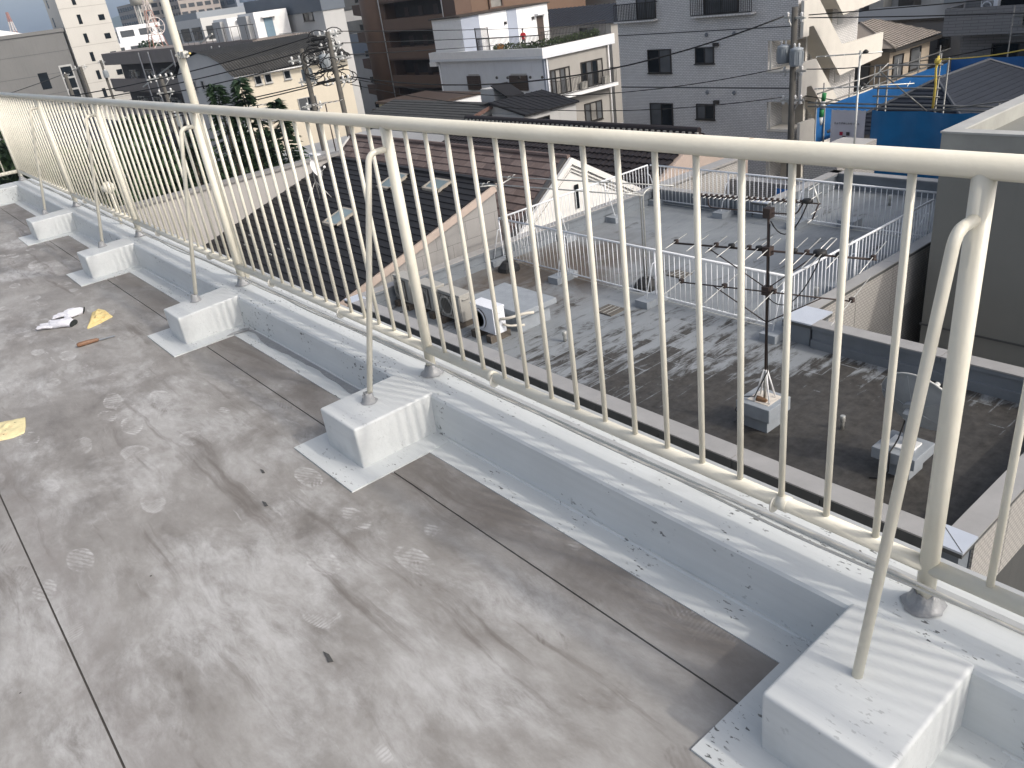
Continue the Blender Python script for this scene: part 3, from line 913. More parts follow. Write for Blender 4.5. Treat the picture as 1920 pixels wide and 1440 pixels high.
# drying-pole stands
def stand(x, y, label, h=2.0):
    s = thing('drying_stand', (x, y, ZD), label, 'drying stand')
    m = MB()
    m.lathe((x, y, ZD), [(0.26, 0.0), (0.24, 0.09), (0.14, 0.20), (0.05, 0.22)], 10)
    m.build('weight', M_black, s)
    for sg in (-1, 1):
        MB().tube(smoothpath([(x + 0.03 * sg, y, ZD + 0.2), (x + 0.035 * sg, y, ZD + h - 0.06), (x + 0.04 * sg, y - 0.42 * sg * -1 - 0.02, ZD + h + 0.02)], 6, 0.12), 0.016, 8).build('pole', M_galv, s, True)
        for k in (0.26, 0.40):
            hk = MB()
            hk.tube(smoothpath([(x + 0.04 * sg, y + k * sg, ZD + h), (x + 0.04 * sg, y + k * sg + .03, ZD + h + .07), (x + 0.04 * sg, y + k * sg + .09, ZD + h + .06)], 4, .03), 0.008, 6)
            hk.build('hook', M_galv, s, True)
    return s
stand(-9.80, 9.92, 'bent steel drying stand rising inside the white fence')
stand(-13.25, 9.15, 'bent steel drying stand standing by the left corner of the white fence')
bars = [((-13.55, 9.45, -2.57), (-9.30, 10.28, -2.57)), ((-13.5, 8.85, -2.57), (-9.4, 9.55, -2.58))]
for k, (a, b) in enumerate(bars):
    tag(MB().tube([a, b], 0.014, 8).build('drying_bar', M_galv, None, True, org=a), ['steel drying bar resting on the far hooks of both stands', 'steel drying bar resting on the near hooks of both stands'][k], 'bar')

# television aerial
M_aer = pm('weathered_aerial', (0.055, 0.04, 0.035), 0.6, 0.3, 20)
M_elem = pm('aluminium_rod', (0.60, 0.60, 0.57), 0.35, 0.1, 20, metal=0.4)
AX, AY = -4.94, 6.83
an = thing('television_aerial', (AX, AY, ZD), 'rusty mast carrying three television aerials on a grey block', 'antenna')
MB().box(-5.24, -4.72, 6.60, 7.10, ZD + 0.20, -4.2).build('plinth_cap', M_blockgrey, an, bevel=0.01)
MB().box(-5.17, -4.79, 6.67, 7.03, ZD, ZD + 0.2).build('plinth', M_blockgrey, an)
MB().box(-5.13, -4.80, 6.70, 7.02, -4.2, -4.192).build('base_plate', pm('rusty_white_plate', (0.62, 0.57, 0.50), 0.5, 0.3, 9), an)
MB().tube([(AX - .13, AY - .02, -4.19), (AX - .05, AY - .06, -4.187), (AX + .06, AY - .05, -4.187)], [.03, .05, .03], 8).build('rust_heap', pm('rust', (0.15, 0.085, 0.045), 0.8, 0.3, 20), an).scale = (1, 1, 1)
MB().tube([(AX, AY, -4.2), (AX, AY, -3.75)], 0.022, 10).build('socket', M_galv, an, True)
for k in range(4):
    a = math.pi / 4 + k * math.pi / 2 + 0.2
    MB().tube([(AX + 0.02 * math.cos(a), AY + 0.02 * math.sin(a), -3.74), (AX + 0.15 * math.cos(a), AY + 0.15 * math.sin(a), -4.19)], 0.011, 8).build('leg', M_white, an, True)
MB().tube([(AX, AY, -3.78), (AX, AY, -1.58)], 0.016, 10).build('mast', M_aer, an, True)
def boom(p, q, r, zc):
    MB().tube([p, q], r, 8).build('boom', M_aer, an, True)
    MB().box(AX - .05, AX + .05, AY - .05, AY + .05, zc - .055, zc + .055).build('clamp', M_aer, an)
# large VHF aerial in the middle
p, q = Vector((-6.17, 6.42, -2.10)), Vector((-3.72, 7.02, -2.10))
u = (q - p).normalized(); w = Vector((-u.y, u.x, 0))
p2 = Vector((AX, AY, -2.1)) - u * 1.28; q2 = Vector((AX, AY, -2.1)) + u * 1.26
boom(p2, q2, 0.014, -2.1)
for t, ln, kind in ((0.02, .32, 's'), (.14, .34, 's'), (.24, .34, 's'), (.32, .47, 'b'), (.41, .36, 's'), (.46, .46, 'b'), (.51, .40, 's'), (.63, .50, 'b'), (.69, .52, 's'), (.75, .56, 'f'), (.84, .54, 'b'), (.985, .58, 's')):
    c = p2 + (q2 - p2) * t + Vector((0, 0, 0.03))
    if kind == 'f':
        for s_ in (-1, 1):
            MB().tube(smoothpath([c + w * 0.03 * s_ - u * .035 + Vector((0, 0, 0)), c + w * ln * s_ - u * .035, c + w * ln * s_ + u * .035, c + w * .03 * s_ + u * .035], 4, .03), 0.006, 6).build('element', M_elem, an, True)
        MB().lathe(c - Vector((0, 0, .035)), [(.07, 0), (.08, .02), (.075, .06), (.03, .07)], 14).build('junction_box', M_black, an, True)
    else:
        MB().tube([c - w * ln, c + w * ln], 0.0055, 6).build('element', M_elem, an, True)
        if kind == 'b':
            MB().lathe(c - Vector((0, 0, .025)), [(.035, 0), (.045, .02), (.04, .045), (.015, .05)], 12).build('insulator', M_black, an, True)
        else:
            MB().box(c.x - .022, c.x + .022, c.y - .022, c.y + .022, c.z - .03, c.z + .022).build('bracket', M_aer, an)
# VHF aerial below
p2 = Vector((AX, AY - .05, -2.62)) - u * 1.16; q2 = Vector((AX, AY - .05, -2.62)) + u * 1.08
boom(p2, q2, 0.010, -2.62)
for t, ln in ((0.01, .50), (.28, .62), (.57, .70), (.985, .80)):
    c = p2 + (q2 - p2) * t + Vector((0, 0, 0.02))
    MB().tube([c - w * ln, c + w * ln], 0.005, 6).build('element', M_elem, an, True)
    MB().box(c.x - .025, c.x + .025, c.y - .025, c.y + .025, c.z - .03, c.z + .025).build('bracket', M_aer, an)
for a, b, z0, z1 in ((-.78, 0, -2.13, -2.60), (.55, 0, -2.13, -2.60), (-.72, 0, -2.64, -3.06), (.68, 0, -2.64, -3.06)):
    c = Vector((AX, AY, 0)) + u * a
    MB().tube([(c.x, c.y, z0), (AX, AY, z1)], 0.008, 6).build('stay', M_aer, an, True)
# UHF aerial on top, lying across the mast
u1 = Vector((1.0, 0.17, 0)).normalized(); w1 = Vector((-u1.y, u1.x, 0))
ub = Vector((AX, AY, -1.47))
MB().tube([ub - u1 * 0.98, ub + u1 * 0.62], 0.009, 8).build('boom', M_aer, an, True)
MB().tube(smoothpath([ub - u1 * .80, ub - u1 * .80 - Vector((0, 0, .14)), Vector((AX, AY, -1.62)) - u1 * .3, Vector((AX, AY, -1.62)), Vector((AX, AY, -1.62)) + u1 * .34, ub + u1 * .42], 4, .06), 0.009, 8).build('support_arm', M_aer, an, True)
MB().box(AX - .05, AX + .05, AY - .05, AY + .05, -1.68, -1.56).build('clamp', M_aer, an)
for k in range(20):
    c = ub + u1 * (-0.97 + 0.072 * k)
    ln = 0.085 + 0.002 * k
    MB().tube([c - w1 * ln, c + w1 * ln], 0.005, 6).build('element', M_elem, an, True)
    MB().box(c.x - .014, c.x + .014, c.y - .014, c.y + .014, c.z - .012, c.z + .03).build('bracket', M_aer, an)
MB().lathe(ub + u1 * .47, [(.05, 0), (.06, .01), (.055, .045), (.02, .05)], 14).build('junction_box', M_black, an, True)
for s_ in (-1, 1):
    a = ub + u1 * .60
    b = a + u1 * -.05 * 1 + Vector((0, 0, .20 * s_)) - u1 * .02
    MB().tube([a, b], 0.010, 8).build('reflector_arm', M_elem if s_ > 0 else M_aer, an, True)
    for t in (.45, .95):
        c = a + (b - a) * t
        MB().tube([c - w1 * .15, c + w1 * .15], 0.005, 6).build('element', M_elem, an, True)
def hang(a, b, sag, n=10):
    a, b = Vector(a), Vector(b)
    return [a + (b - a) * i / n - Vector((0, 0, sag * 4 * (i / n) * (1 - i / n))) for i in range(n + 1)]
MB().tube(hang(ub + u1 * .47, (AX + .03, AY, -1.72), .26), 0.008, 6).build('coax', M_black, an, True)
MB().tube(hang(Vector((AX, AY, -2.12)) + u * .64, (AX + .02, AY, -2.72), .30), 0.007, 6).build('coax', M_black, an, True)
MB().tube([(AX + .025, AY - .01, -1.75), (AX + .028, AY - .012, -2.6), (AX + .03, AY - .02, -3.3), (AX + .05, AY - .03, -3.75), (AX - .08, AY - .12, -4.12), (AX - .25, AY - .16, -4.16), (AX - .30, AY - .24, -4.35), (AX - .12, AY - .30, -4.45), (AX - .35, AY - .2, -4.58)], 0.008, 6).build('coax', M_black, an, True)

# second aerial mast at the far fence
an2 = thing('television_aerial', (-8.42, 15.15, ZD), 'slim grey mast with two small aerials standing before the blue sheeting', 'antenna')
MB().box(-8.62, -8.22, 14.98, 15.36, ZD, ZD + .16).build('plinth', M_blockgrey, an2)
MB().tube([(-8.42, 15.15, ZD + .1), (-8.42, 15.15, -0.92)], 0.022, 8).build('mast', M_galv, an2, True)
for z, l0, l1, els in ((-0.98, -.86, .42, (-.84, -.66, -.5, -.3, .02)), (-1.62, -.86, 1.05, (-.8, -.62, -.45, -.3, .1, .95))):
    ub2 = Vector((-8.42, 15.15, z))
    ud = Vector((.93, .36, 0)).normalized(); wd = Vector((-ud.y, ud.x, 0))
    MB().tube([ub2 + ud * l0, ub2 + ud * l1], 0.014, 6).build('boom', M_galv, an2, True)
    for e in els:
        c = ub2 + ud * e
        ln = .10 if e < 0 else .30
        MB().tube([c - wd * ln, c + wd * ln], 0.008, 6).build('element', M_elem, an2, True)
    MB().lathe(ub2 + ud * .1, [(.05, 0), (.06, .03), (.02, .07)], 10).build('junction_box', M_black, an2, True)
MB().tube([Vector((-8.42, 15.15, -1.75)), Vector((-8.42, 15.15, -1.2)) + Vector((.5, .2, .0))], 0.01, 6).build('stay', M_galv, an2, True)

# satellite dish seen from behind
M_dish = pm('dish_grey', (0.30, 0.325, 0.345), 0.5, 0.15, 3, streak=0.25)
M_dishf = pm('dish_white', (0.55, 0.55, 0.52), 0.5, 0.2, 5, streak=0.2)
DX, DY = -3.08, 6.93
ds = thing('satellite_dish', (DX, DY, ZD), 'round grey satellite dish seen from behind on a low plinth', 'satellite dish')
MB().box(-3.36, -2.84, 6.68, 7.18, ZD + .20, -4.25).build('plinth_cap', M_blockgrey, ds, bevel=0.01)
MB().box(-3.28, -2.92, 6.76, 7.10, ZD, ZD + .2).build('plinth', M_blockgrey, ds)
MB().box(-3.26, -2.94, 6.80, 7.06, -4.25, -4.225).build('base_plate', M_white, ds, bevel=0.006)
MB().tube([(DX, DY, -4.23), (DX, DY, -3.80)], 0.034, 14).build('post', M_dish, ds, True)
ax = Vector((0.05, 0.93, 0.37)).normalized()          # the dish looks this way
c0 = Vector((DX + 0.04, DY + 0.03, -3.74))
dm = MB()
prof = [(0.0, 0.0), (.12, .006), (.24, .028), (.36, .066), (.44, .100), (.45, .098), (.445, .115), (.36, .082), (.24, .044), (.12, .02), (0.0, .014)]
dm.lathe(c0, prof, 36, ax)
dm.build('reflector', M_dish, ds, True)
MB().lathe(c0 + ax * .10, [(.438, 0), (.455, .004), (.455, .018), (.438, .02)], 36, ax).build('rim', M_dishf, ds, True)
MB().lathe(c0, [(.10, -.05), (.11, -.045), (.11, .0), (.05, .02)], 18, ax).build('hub', M_dish, ds, True)
sx = ax.cross(Vector((0, 0, 1))).normalized(); sy = sx.cross(ax)
for k in range(5):
    a = k * 2 * math.pi / 5 + 0.5
    dr = sx * math.cos(a) + sy * math.sin(a)
    MB().bar(c0 + dr * .10 - ax * .006, c0 + dr * .43 + ax * .086, .012, .016, ax).build('rib', M_dish, ds)
MB().obox(c0 - ax * .08 + Vector((0, 0, -.03)), sx, sy, ax, .06, .05, .05).build('bracket', M_dish, ds)
MB().tube([c0 + sy * -.44 + ax * .1, c0 + sy * -.10 + ax * .46], .010, 8).build('feed_arm', M_galv, ds, True)
MB().lathe(c0 + sy * -.08 + ax * .46, [(.03, -.06), (.035, 0), (.03, .05)], 12, ax).build('feed_horn', M_dishf, ds, True)
MB().tube([(DX - .02, DY - .03, -3.9), (DX - .06, DY - .06, -4.15), (DX - .07, DY - .12, -4.22), (DX - .05, DY - .26, -4.23), (DX - .04, DY - .275, -4.5), (DX - .1, DY - .35, -4.58), (DX - .2, DY - .4, -4.59)], .009, 6).build('coax', M_black, ds, True)

# ------------------------------------------------------------ ground and streets
def ground_material():
    t = NT('town_ground', 0.9)
    n = t.noise(0.12, 6, 0.6)
    t.color(t.ramp(n, [(0.3, (0.045, 0.045, 0.045)), (0.6, (0.085, 0.083, 0.078)), (0.8, (0.13, 0.125, 0.115))]))
    return t.m
gm = MB()
gm.add([(-6000, -3000, G), (3000, -3000, G), (3000, 4500, G), (-6000, 4500, G)], [(0, 1, 2, 3)])
tag(gm.build('ground', ground_material()), kind='structure')
M_asph = pm('asphalt', (0.05, 0.05, 0.052), 0.85, 0.15, 3)
rd = MB()
rd.box(-48.5, -36.5, -60, 70, G, G + 0.006)
rd.build('road', M_asph)['kind'] = 'structure'
rd2 = MB()
rd2.box(-36.4, 40, 29.6, 34.6, G, G + 0.010)
rd2.build('street', M_asph)['kind'] = 'structure'

# ------------------------------------------------------------ shared building parts
M_frame_dk = pm('bronze_frame', (0.028, 0.025, 0.022), 0.4, 0.1, 5)
M_frame_al = pm('aluminium_frame', (0.45, 0.45, 0.44), 0.4, 0.1, 5, metal=0.3)
def glassm(name, c, rough=0.08):
    t = NT(name, rough, 0.0, 0.28)
    n = t.noise(0.8, 2)
    t.color(t.ramp(n, [(0.3, sc(c, 0.7)), (0.7, sc(c, 1.3))]))
    return t.m
M_glass = glassm('dark_glass', (0.012, 0.015, 0.018))
M_curtain = glassm('curtained_glass', (0.10, 0.105, 0.11), 0.15)
M_curtain_l = glassm('pale_curtained_glass', (0.26, 0.25, 0.23), 0.2)
M_skyglass = glassm('pale_blue_glass', (0.16, 0.21, 0.22), 0.1)
M_black_steel = pm('black_steel', (0.022, 0.020, 0.020), 0.5, 0.1, 6)

def fbox(face, plane, a0, a1, z0, z1, d0, d1):
    """box on a wall: face 'Y' looks to -Y (a = x), face 'X' looks to +X (a = y); d = distance out of the wall"""
    if face == 'Y':
        return MB().box(a0, a1, plane - d1, plane - d0, z0, z1)
    return MB().box(plane + d0, plane + d1, a0, a1, z0, z1)

def window(parent, face, plane, a0, a1, z0, z1, panes=(M_glass,), fr=None, ft=0.05, sill=True, out=0.07):
    fr = fr or M_frame_dk
    m = MB()
    for b in ((a0, a1, z1 - ft, z1), (a0, a1, z0, z0 + ft), (a0, a0 + ft, z0 + ft, z1 - ft), (a1 - ft, a1, z0 + ft, z1 - ft)):
        q = fbox(face, plane, b[0], b[1], b[2], b[3], -0.02, out)
        m.add(q.v, q.f)
    n = len(panes)
    for k in range(1, n):
        c = a0 + (a1 - a0) * k / n
        q = fbox(face, plane, c - ft / 2, c + ft / 2, z0 + ft, z1 - ft, -0.02, out * 0.8)
        m.add(q.v, q.f)
    w = m.build('window', fr, parent)
    for k, g in enumerate(panes):
        b0, b1 = a0 + (a1 - a0) * k / n, a0 + (a1 - a0) * (k + 1) / n
        fbox(face, plane, b0 + ft * .6, b1 - ft * .6, z0 + ft * .8, z1 - ft * .8, 0.004, 0.012 + 0.01 * (k % 2)).build('pane', g, w)
    if sill:
        fbox(face, plane, a0 - .05, a1 + .05, z0 - .05, z0 - .002, -0.02, out + .05).build('sill', fr, w)
    return w

def balustrade(parent, face, plane, a0, a1, z0, z1, d, step=0.12, mat=None, r=0.017):
    mat = mat or M_black_steel
    def P(a, dd, z):
        return (a, plane - dd, z) if face == 'Y' else (plane + dd, a, z)
    m = MB()
    m.bar(P(a0, d, z1), P(a1, d, z1), .05, .05).bar(P(a0, d, z0), P(a1, d, z0), .04, .04)
    m.bar(P(a0, 0, z1), P(a0, d, z1), .04, .04).bar(P(a1, 0, z1), P(a1, d, z1), .04, .04)
    n = max(1, int((a1 - a0) / step))
    for k in range(n + 1):
        a = a0 + (a1 - a0) * k / n
        m.bar(P(a, d, z0), P(a, d, z1), r * 1.6, r * 1.6)
    return m.build('balcony_rail', mat, parent)

# ------------------------------------------------------------ house with the black roof and skylights
M_blk_roof = pm('black_metal_roof', (0.018, 0.018, 0.020), 0.62, 0.15, 2, spec=0.22)
M_siding = brickm('grey_siding_panels', (0.31, 0.30, 0.29), (0.29, 0.285, 0.275), (0.17, 0.165, 0.16), 0.9, 0.45, 0.7, 0.006)
M_peach = pm('peach_fascia', (0.44, 0.36, 0.31), 0.6, 0.08, 4)
hs = thing('black_roof_house', (-19, 8, G), 'house with black sloping metal roof and three skylights', 'house')
yr, zr, ye, ze = 10.25, -3.0, 4.9, -4.675
sl = (zr - ze) / (yr - ye)
xl, xr = -22.95, -14.78
w = MB()
w.prism([(xr - .06, ye + .25, G), (xr - .06, yr, G), (xr - .06, yr, zr - .12), (xr - .06, ye + .25, ze - .05)], (xl + .1 - xr, 0, 0))
w.build('wall', M_siding, hs)
rf = MB()
rf.prism([(xr, yr, zr - .10), (xr, yr, zr - .02), (xr, ye, ze - .02), (xr, ye, ze - .10)], (xl - xr, 0, 0))
rf = rf.build('roof', M_blk_roof, hs)
N = 26
for k in range(N):
    y0 = ye + (yr - ye) * k / N
    y1 = ye + (yr - ye) * (k + 1) / N
    z0, z1 = ze + sl * (y0 - ye), ze + sl * (y1 - ye)
    c = MB()
    c.prism([(xr + .01, y0, z0 - .02), (xr + .01, y0, z0 + .022), (xr + .01, y1 + .02, z1 + .004), (xr + .01, y1 + .02, z1 - .02)], (xl - xr - .02, 0, 0))
    c.build('roof_course', M_blk_roof, rf)
MB().box(xl, xr + .03, yr - .06, yr + .10, zr - .16, zr + .05).build('ridge_cap', M_blk_roof, rf)
f = MB()
f.prism([(xr + .012, yr, zr - .02), (xr + .012, ye, ze - .02), (xr + .012, ye, ze - .20), (xr + .012, yr, zr - .20)], (.05, 0, 0))
f.build('fascia', M_peach, hs)
M_skyframe = pm('skylight_wood', (0.34, 0.31, 0.26), 0.5, 0.15, 10)
for x0, x1, y0, y1 in ((-18.83, -18.16, 9.25, 9.96), (-16.97, -16.20, 9.51, 9.98), (-18.98, -18.24, 7.52, 8.24)):
    z0, z1 = ze + sl * (y0 - ye), ze + sl * (y1 - ye)
    s_ = MB()
    t_ = .075
    for a, b, c, d_ in ((x0, x1, y0, y0 + .07), (x0, x1, y1 - .07, y1), (x0, x0 + .06, y0, y1), (x1 - .06, x1, y0, y1)):
        za, zb = ze + sl * (c - ye), ze + sl * (d_ - ye)
        s_.prism([(a, c, za), (a, c, za + t_), (a, d_, zb + t_), (a, d_, zb)], (b - a, 0, 0))
    s_ = s_.build('skylight', M_skyframe, hs)
    g_ = MB()
    g_.prism([(x0 + .05, y0 + .05, z0 + .04), (x1 - .05, y0 + .05, z0 + .04), (x1 - .05, y1 - .05, z1 + .04), (x0 + .05, y1 - .05, z1 + .04)], (0, 0, .02))
    g_.build('pane', M_skyglass, s_)
# small dish on that roof
dd = thing('small_dish', (-20.65, 8.4, -3.6), 'small white satellite dish on a stayed pole above the black roof', 'satellite dish')
MB().tube([(-20.65, 8.4, -3.58), (-20.65, 8.4, -2.35)], .018, 8).build('pole', M_galv, dd, True)
for k in range(3):
    a = k * 2.1 + .4
    MB().tube([(-20.65, 8.4, -3.05), (-20.65 + .45 * math.cos(a), 8.4 + .45 * math.sin(a), -3.58 + sl * .45 * math.sin(a))], .010, 6).build('stay', M_galv, dd, True)
MB().lathe((-20.62, 8.45, -2.75), [(0.0, 0.0), (.14, .015), (.25, .055), (.26, .06), (.14, .03), (0, .012)], 22, (0.7, .6, .4)).build('reflector', M_white, dd, True)
MB().tube([(-20.55, 8.42, -2.98), (-20.38, 8.64, -2.72)], .008, 6).build('feed_arm', M_galv, dd, True)
MB().ball((-20.38, 8.64, -2.70), .04, 8).build('feed_horn', M_white, dd, True)
# little yagi on the same pole top
MB().tube([(-20.95, 8.3, -2.38), (-20.2, 8.55, -2.38)], .009, 6).build('boom', M_galv, dd, True)
# snow guards on the roof
for k in range(9):
    x = -21.8 + .42 * k
    y = 6.05 + .35 * (k % 2)
    z = ze + sl * (y - ye) + .02
    MB().box(x - .06, x + .06, y - .012, y + .012, z, z + .035).build('snow_guard', M_galv, hs)
# concrete wall left of it
M_wallgrey = pm('rendered_wall', (0.36, 0.345, 0.33), 0.85, 0.08, 1.2, streak=0.15)
cw = thing('boundary_wall', (-23.1, 7, G), 'long pale grey rendered wall rising beside the black roof', 'wall')
MB().box(-23.2, -22.97, 3.2, 10.6, G, -2.95).build('panel', M_wallgrey, cw)
MB().box(-23.26, -22.90, 3.15, 10.66, -2.95, -2.86).build('capping', pm('wall_cap', (0.22, 0.215, 0.21), 0.8), cw)

# ------------------------------------------------------------ brown shingle house with the white gable
M_shingle = [pm('brown_shingle_%d' % k, c, 0.85, 0.18, 9, bump=0.5, bscale=60) for k, c in enumerate([(0.150, 0.112, 0.100), (0.185, 0.142, 0.128), (0.125, 0.095, 0.088)])]
M_gable = pm('white_stucco', (0.72, 0.71, 0.68), 0.8, 0.05, 3, bump=0.15, bscale=30)
br = thing('brown_roof_house', (-22, 13.8, G), 'house with brown shingle roof and white gable end', 'house')
yR, zR, s1_, s2_ = 13.85, -3.32, 0.735, 0.56
xA, xB = -28.4, -16.0
yF, yK = 10.6, 16.6
MB().prism([(xB - .02, yF + .3, G), (xB - .02, yK - .2, G), (xB - .02, yK - .2, zR - s2_ * (yK - .2 - yR) - .1), (xB - .02, yR, zR - .08), (xB - .02, yF + .3, zR - s1_ * (yR - yF - .3) - .1)], (xA + .3 - xB, 0, 0)).build('wall', M_gable, br)
ro = MB()
ro.prism([(xB - .05, yF, zR - s1_ * (yR - yF) - .06), (xB - .05, yR, zR - .06), (xB - .05, yR, zR - .01), (xB - .05, yF, zR - s1_ * (yR - yF) - .01)], (xA - xB + .05, 0, 0))
ro.prism([(xB - .05, yK, zR - s2_ * (yK - yR) - .06), (xB - .05, yR, zR - .06), (xB - .05, yR, zR - .01), (xB - .05, yK, zR - s2_ * (yK - yR) - .01)], (xA - xB + .05, 0, 0))
ro = ro.build('roof', M_shingle[2], br)
pl = math.hypot(1, s1_)
sh = []
for k in range(3):
    q = MB()
    wv, ln = .46, .24
    q.prism([(-wv / 2 + .006, -.02, .0), (-wv / 2 + .006, -.02, .030), (-wv / 2 + .006, ln / pl, .012 + s1_ * ln / pl), (-wv / 2 + .006, ln / pl, s1_ * ln / pl)], (wv - .012, 0, 0))
    sh.append(q.mesh('shingle', mat=M_shingle[k]))
cnt = 0
for r in range(11):
    y = yR - .18 - r * .20
    z = zR - s1_ * (yR - y) - .012
    x = xB - .30 - (0.22 if r % 2 else 0)
    while x > xA + .2 and cnt < 290:
        put('shingle', sh[random.choice((0, 0, 1, 1, 2))], ro, (x, y, z + random.uniform(0, .006)))
        x -= .46
        cnt += 1
MB().tube([(xA, yR, zR + .03), (xB - .02, yR, zR + .03)], .07, 8).build('ridge_cap', M_shingle[0], ro)
vg = MB()
vg.prism([(xB - .06, yF, zR - s1_ * (yR - yF) + .05), (xB - .06, yR, zR + .05), (xB - .06, yR, zR - .04), (xB - .06, yF, zR - s1_ * (yR - yF) - .04)], (-.16, 0, 0))
vg.build('verge', pm('verge_grey', (0.09, 0.088, 0.086), 0.6), ro)
for sg, s_, yy in ((-1, s1_, yF), (1, s2_, yK)):
    t_ = MB()
    for o0, o1, dx in ((.02, .20, .10), (.26, .31, .05), (.37, .40, .03)):
        t_.prism([(xB, yR, zR + .04 - o0), (xB, yy, zR + .04 - s_ * abs(yy - yR) - o0), (xB, yy, zR + .04 - s_ * abs(yy - yR) - o1), (xB, yR, zR + .04 - o1)], (dx, 0, 0))
    t_.build('verge_board', M_gable, br)
fbox('X', xB, 13.94, 14.09, -4.78, -4.10, 0.0, .02).build('slit_window', M_glass, br)
fbox('X', xB, 12.0, 16.5, -5.08, -4.92, 0.0, .10).build('string_course', M_gable, br)
MB().prism([(xA, yR, zR + .06), (xA, yF, zR - s1_ * (yR - yF) + .06), (xA, yF, zR - s1_ * (yR - yF) - .06), (xA, yR, zR - .06)], (.08, 0, 0)).build('verge_board', M_gable, br)

# ------------------------------------------------------------ dark pantile roof behind
M_kawara = pm('dark_pantile', (0.026, 0.021, 0.021), 0.5, 0.25, 12, spec=0.25)
kw = thing('pantile_house', (-23, 20, G), 'house with dark wavy pantile roof behind the white gable', 'house')
MB().box(-29.8, -16.9, 18.0, 23.4, G, -5.4).build('wall', M_peach, kw)
MB().prism([(-16.9, 17.9, -5.5), (-16.9, 23.5, -5.5), (-16.9, 20.8, -4.15)], (-.3, 0, 0)).build('gable', M_peach, kw)
kt = MB()
nx, ny = 13 * 12, 12
for sgn in (1, -1):
    V, F = [], []
    for j in range(ny * 2):
        row = j // 2
        t = (row + (j % 2)) / ny
        y = 20.8 - sgn * 3.3 * t
        z = -4.12 - 1.55 * t + (0.05 if j % 2 else 0.0)
        for i in range(nx + 1):
            x = -30.2 + 13.2 * i / nx
            V.append((x, y, z + 0.045 * abs(math.sin(x * math.pi / 0.27))))
    for j in range(ny * 2 - 1):
        for i in range(nx):
            F.append((j * (nx + 1) + i, j * (nx + 1) + i + 1, (j + 1) * (nx + 1) + i + 1, (j + 1) * (nx + 1) + i))
    kt.add(V, F)
k_ = kt.build('roof', M_kawara, kw)
MB().tube([(-30.2, 20.8, -4.05), (-17.0, 20.8, -4.05)], .12, 10).build('ridge_cap', M_kawara, k_)
for i in range(48):
    x = -30.0 + 13.0 * i / 47
    MB().box(x - .05, x + .05, 20.62, 20.70, -4.16, -4.07).build('ridge_tile', M_galv, k_) if i % 1 == 0 else None

# ------------------------------------------------------------ the concrete building at the right
M_cgrey = pm('olive_grey_wall', (0.215, 0.215, 0.195), 0.75, 0.06, 0.8, streak=0.10)
M_croof = pm('weathered_roof_slab', (0.33, 0.33, 0.30), 0.85, 0.2, 1.2)
cb = thing('concrete_building', (0, 20, G), 'plain grey concrete building with flat roof at the right edge', 'building')
x0, x1, y0, y1, zt = -5.72, 9.0, 13.05, 24.0, -1.97
MB().box(x0 + .02, x1, y0 + .02, y1, G, zt - .28).build('wall', M_cgrey, cb)
for b in ((x0, x1, y0, y0 + .25), (x0, x0 + .25, y0 + .25, y1), (x0 + .25, x1, y1 - .25, y1)):
    MB().box(b[0], b[1], b[2], b[3], zt - .55, zt - .03).build('parapet', M_croof, cb)
    MB().box(b[0] - .02, b[1] + .0, b[2] - (.02 if b[2] < 14 and b[3] < 14 else 0), b[3], zt - .03, zt + (.0 if b[0] < -5.7 and b[3] > 20 else .002)).build('coping', pm('edge_white', (0.42, 0.42, 0.40), 0.6), cb)
fbox('Y', y0 + .02, -3.55, 1.2, -6.9, -5.02, -.01, .01).build('window', M_glass, cb)
fbox('Y', y0 + .02, -3.68, -3.55, -6.9, -5.0, -.01, .05).build('window_jamb', M_cgrey, cb)
MB().box(x0 - .01, x1, y0 - .004, y0 + .03, -5.58, -5.55).build('joint', M_panel, cb)
pl_ = thing('planter_palm', (-2.6, 12.75, -6.6), 'dark green fan plant showing in the window of the concrete building', 'plant')
M_leaf_dk = pm('dark_leaf', (0.028, 0.055, 0.020), 0.5, 0.3, 20)
lf = MB()
for k in range(14):
    a = math.pi * (k + .5) / 14
    d_ = Vector((math.cos(a), -.15, math.sin(a)))
    b_ = Vector((-2.6, 12.75, -6.1))
    sd = d_.cross(Vector((0, 1, 0))).normalized() * .04
    lf.add([b_, b_ + d_ * .35 + sd, b_ + d_ * .75, b_ + d_ * .35 - sd], [(0, 1, 2, 3)])
lf.build('fronds', M_leaf_dk, pl_)
MB().tube([(-2.6, 12.75, -7.0), (-2.6, 12.75, -6.1)], .03, 8).build('stem', M_leaf_dk, pl_)

# ------------------------------------------------------------ grey tiled apartment block with white stair
M_gtile = brickm('grey_brick_tile', (0.74, 0.73, 0.715), (0.64, 0.63, 0.615), (0.40, 0.395, 0.385), 0.20, 0.085, 0.5, 0.014, 0.12, 0.4)
M_stair = pm('cream_stair_paint', (0.66, 0.625, 0.555), 0.7, 0.06, 1.5, streak=0.06)
M_door = pm('beige_door', (0.33, 0.30, 0.25), 0.6, 0.1, 3)
ga = thing('grey_apartment_block', (-28.5, 40, G), 'grey tiled apartment block with white zigzag stair', 'building')
gx0, gx1, gy = -34.45, -22.75, 35.6
rx0, rz = -24.35, [(-4.45, -3.05), (-7.35, -5.95), (-10.25, -8.85)]
zcuts = [G]
for a, b in sorted(rz):
    zcuts += [a, b]
zcuts.append(4.2)
MB().box(gx0, rx0, gy, 43.3, G, 4.2).build('wall', M_gtile, ga)
for i in range(0, len(zcuts), 2):
    MB().box(rx0, gx1, gy, gy + .45, zcuts[i], zcuts[i + 1]).build('wall', M_gtile, ga)
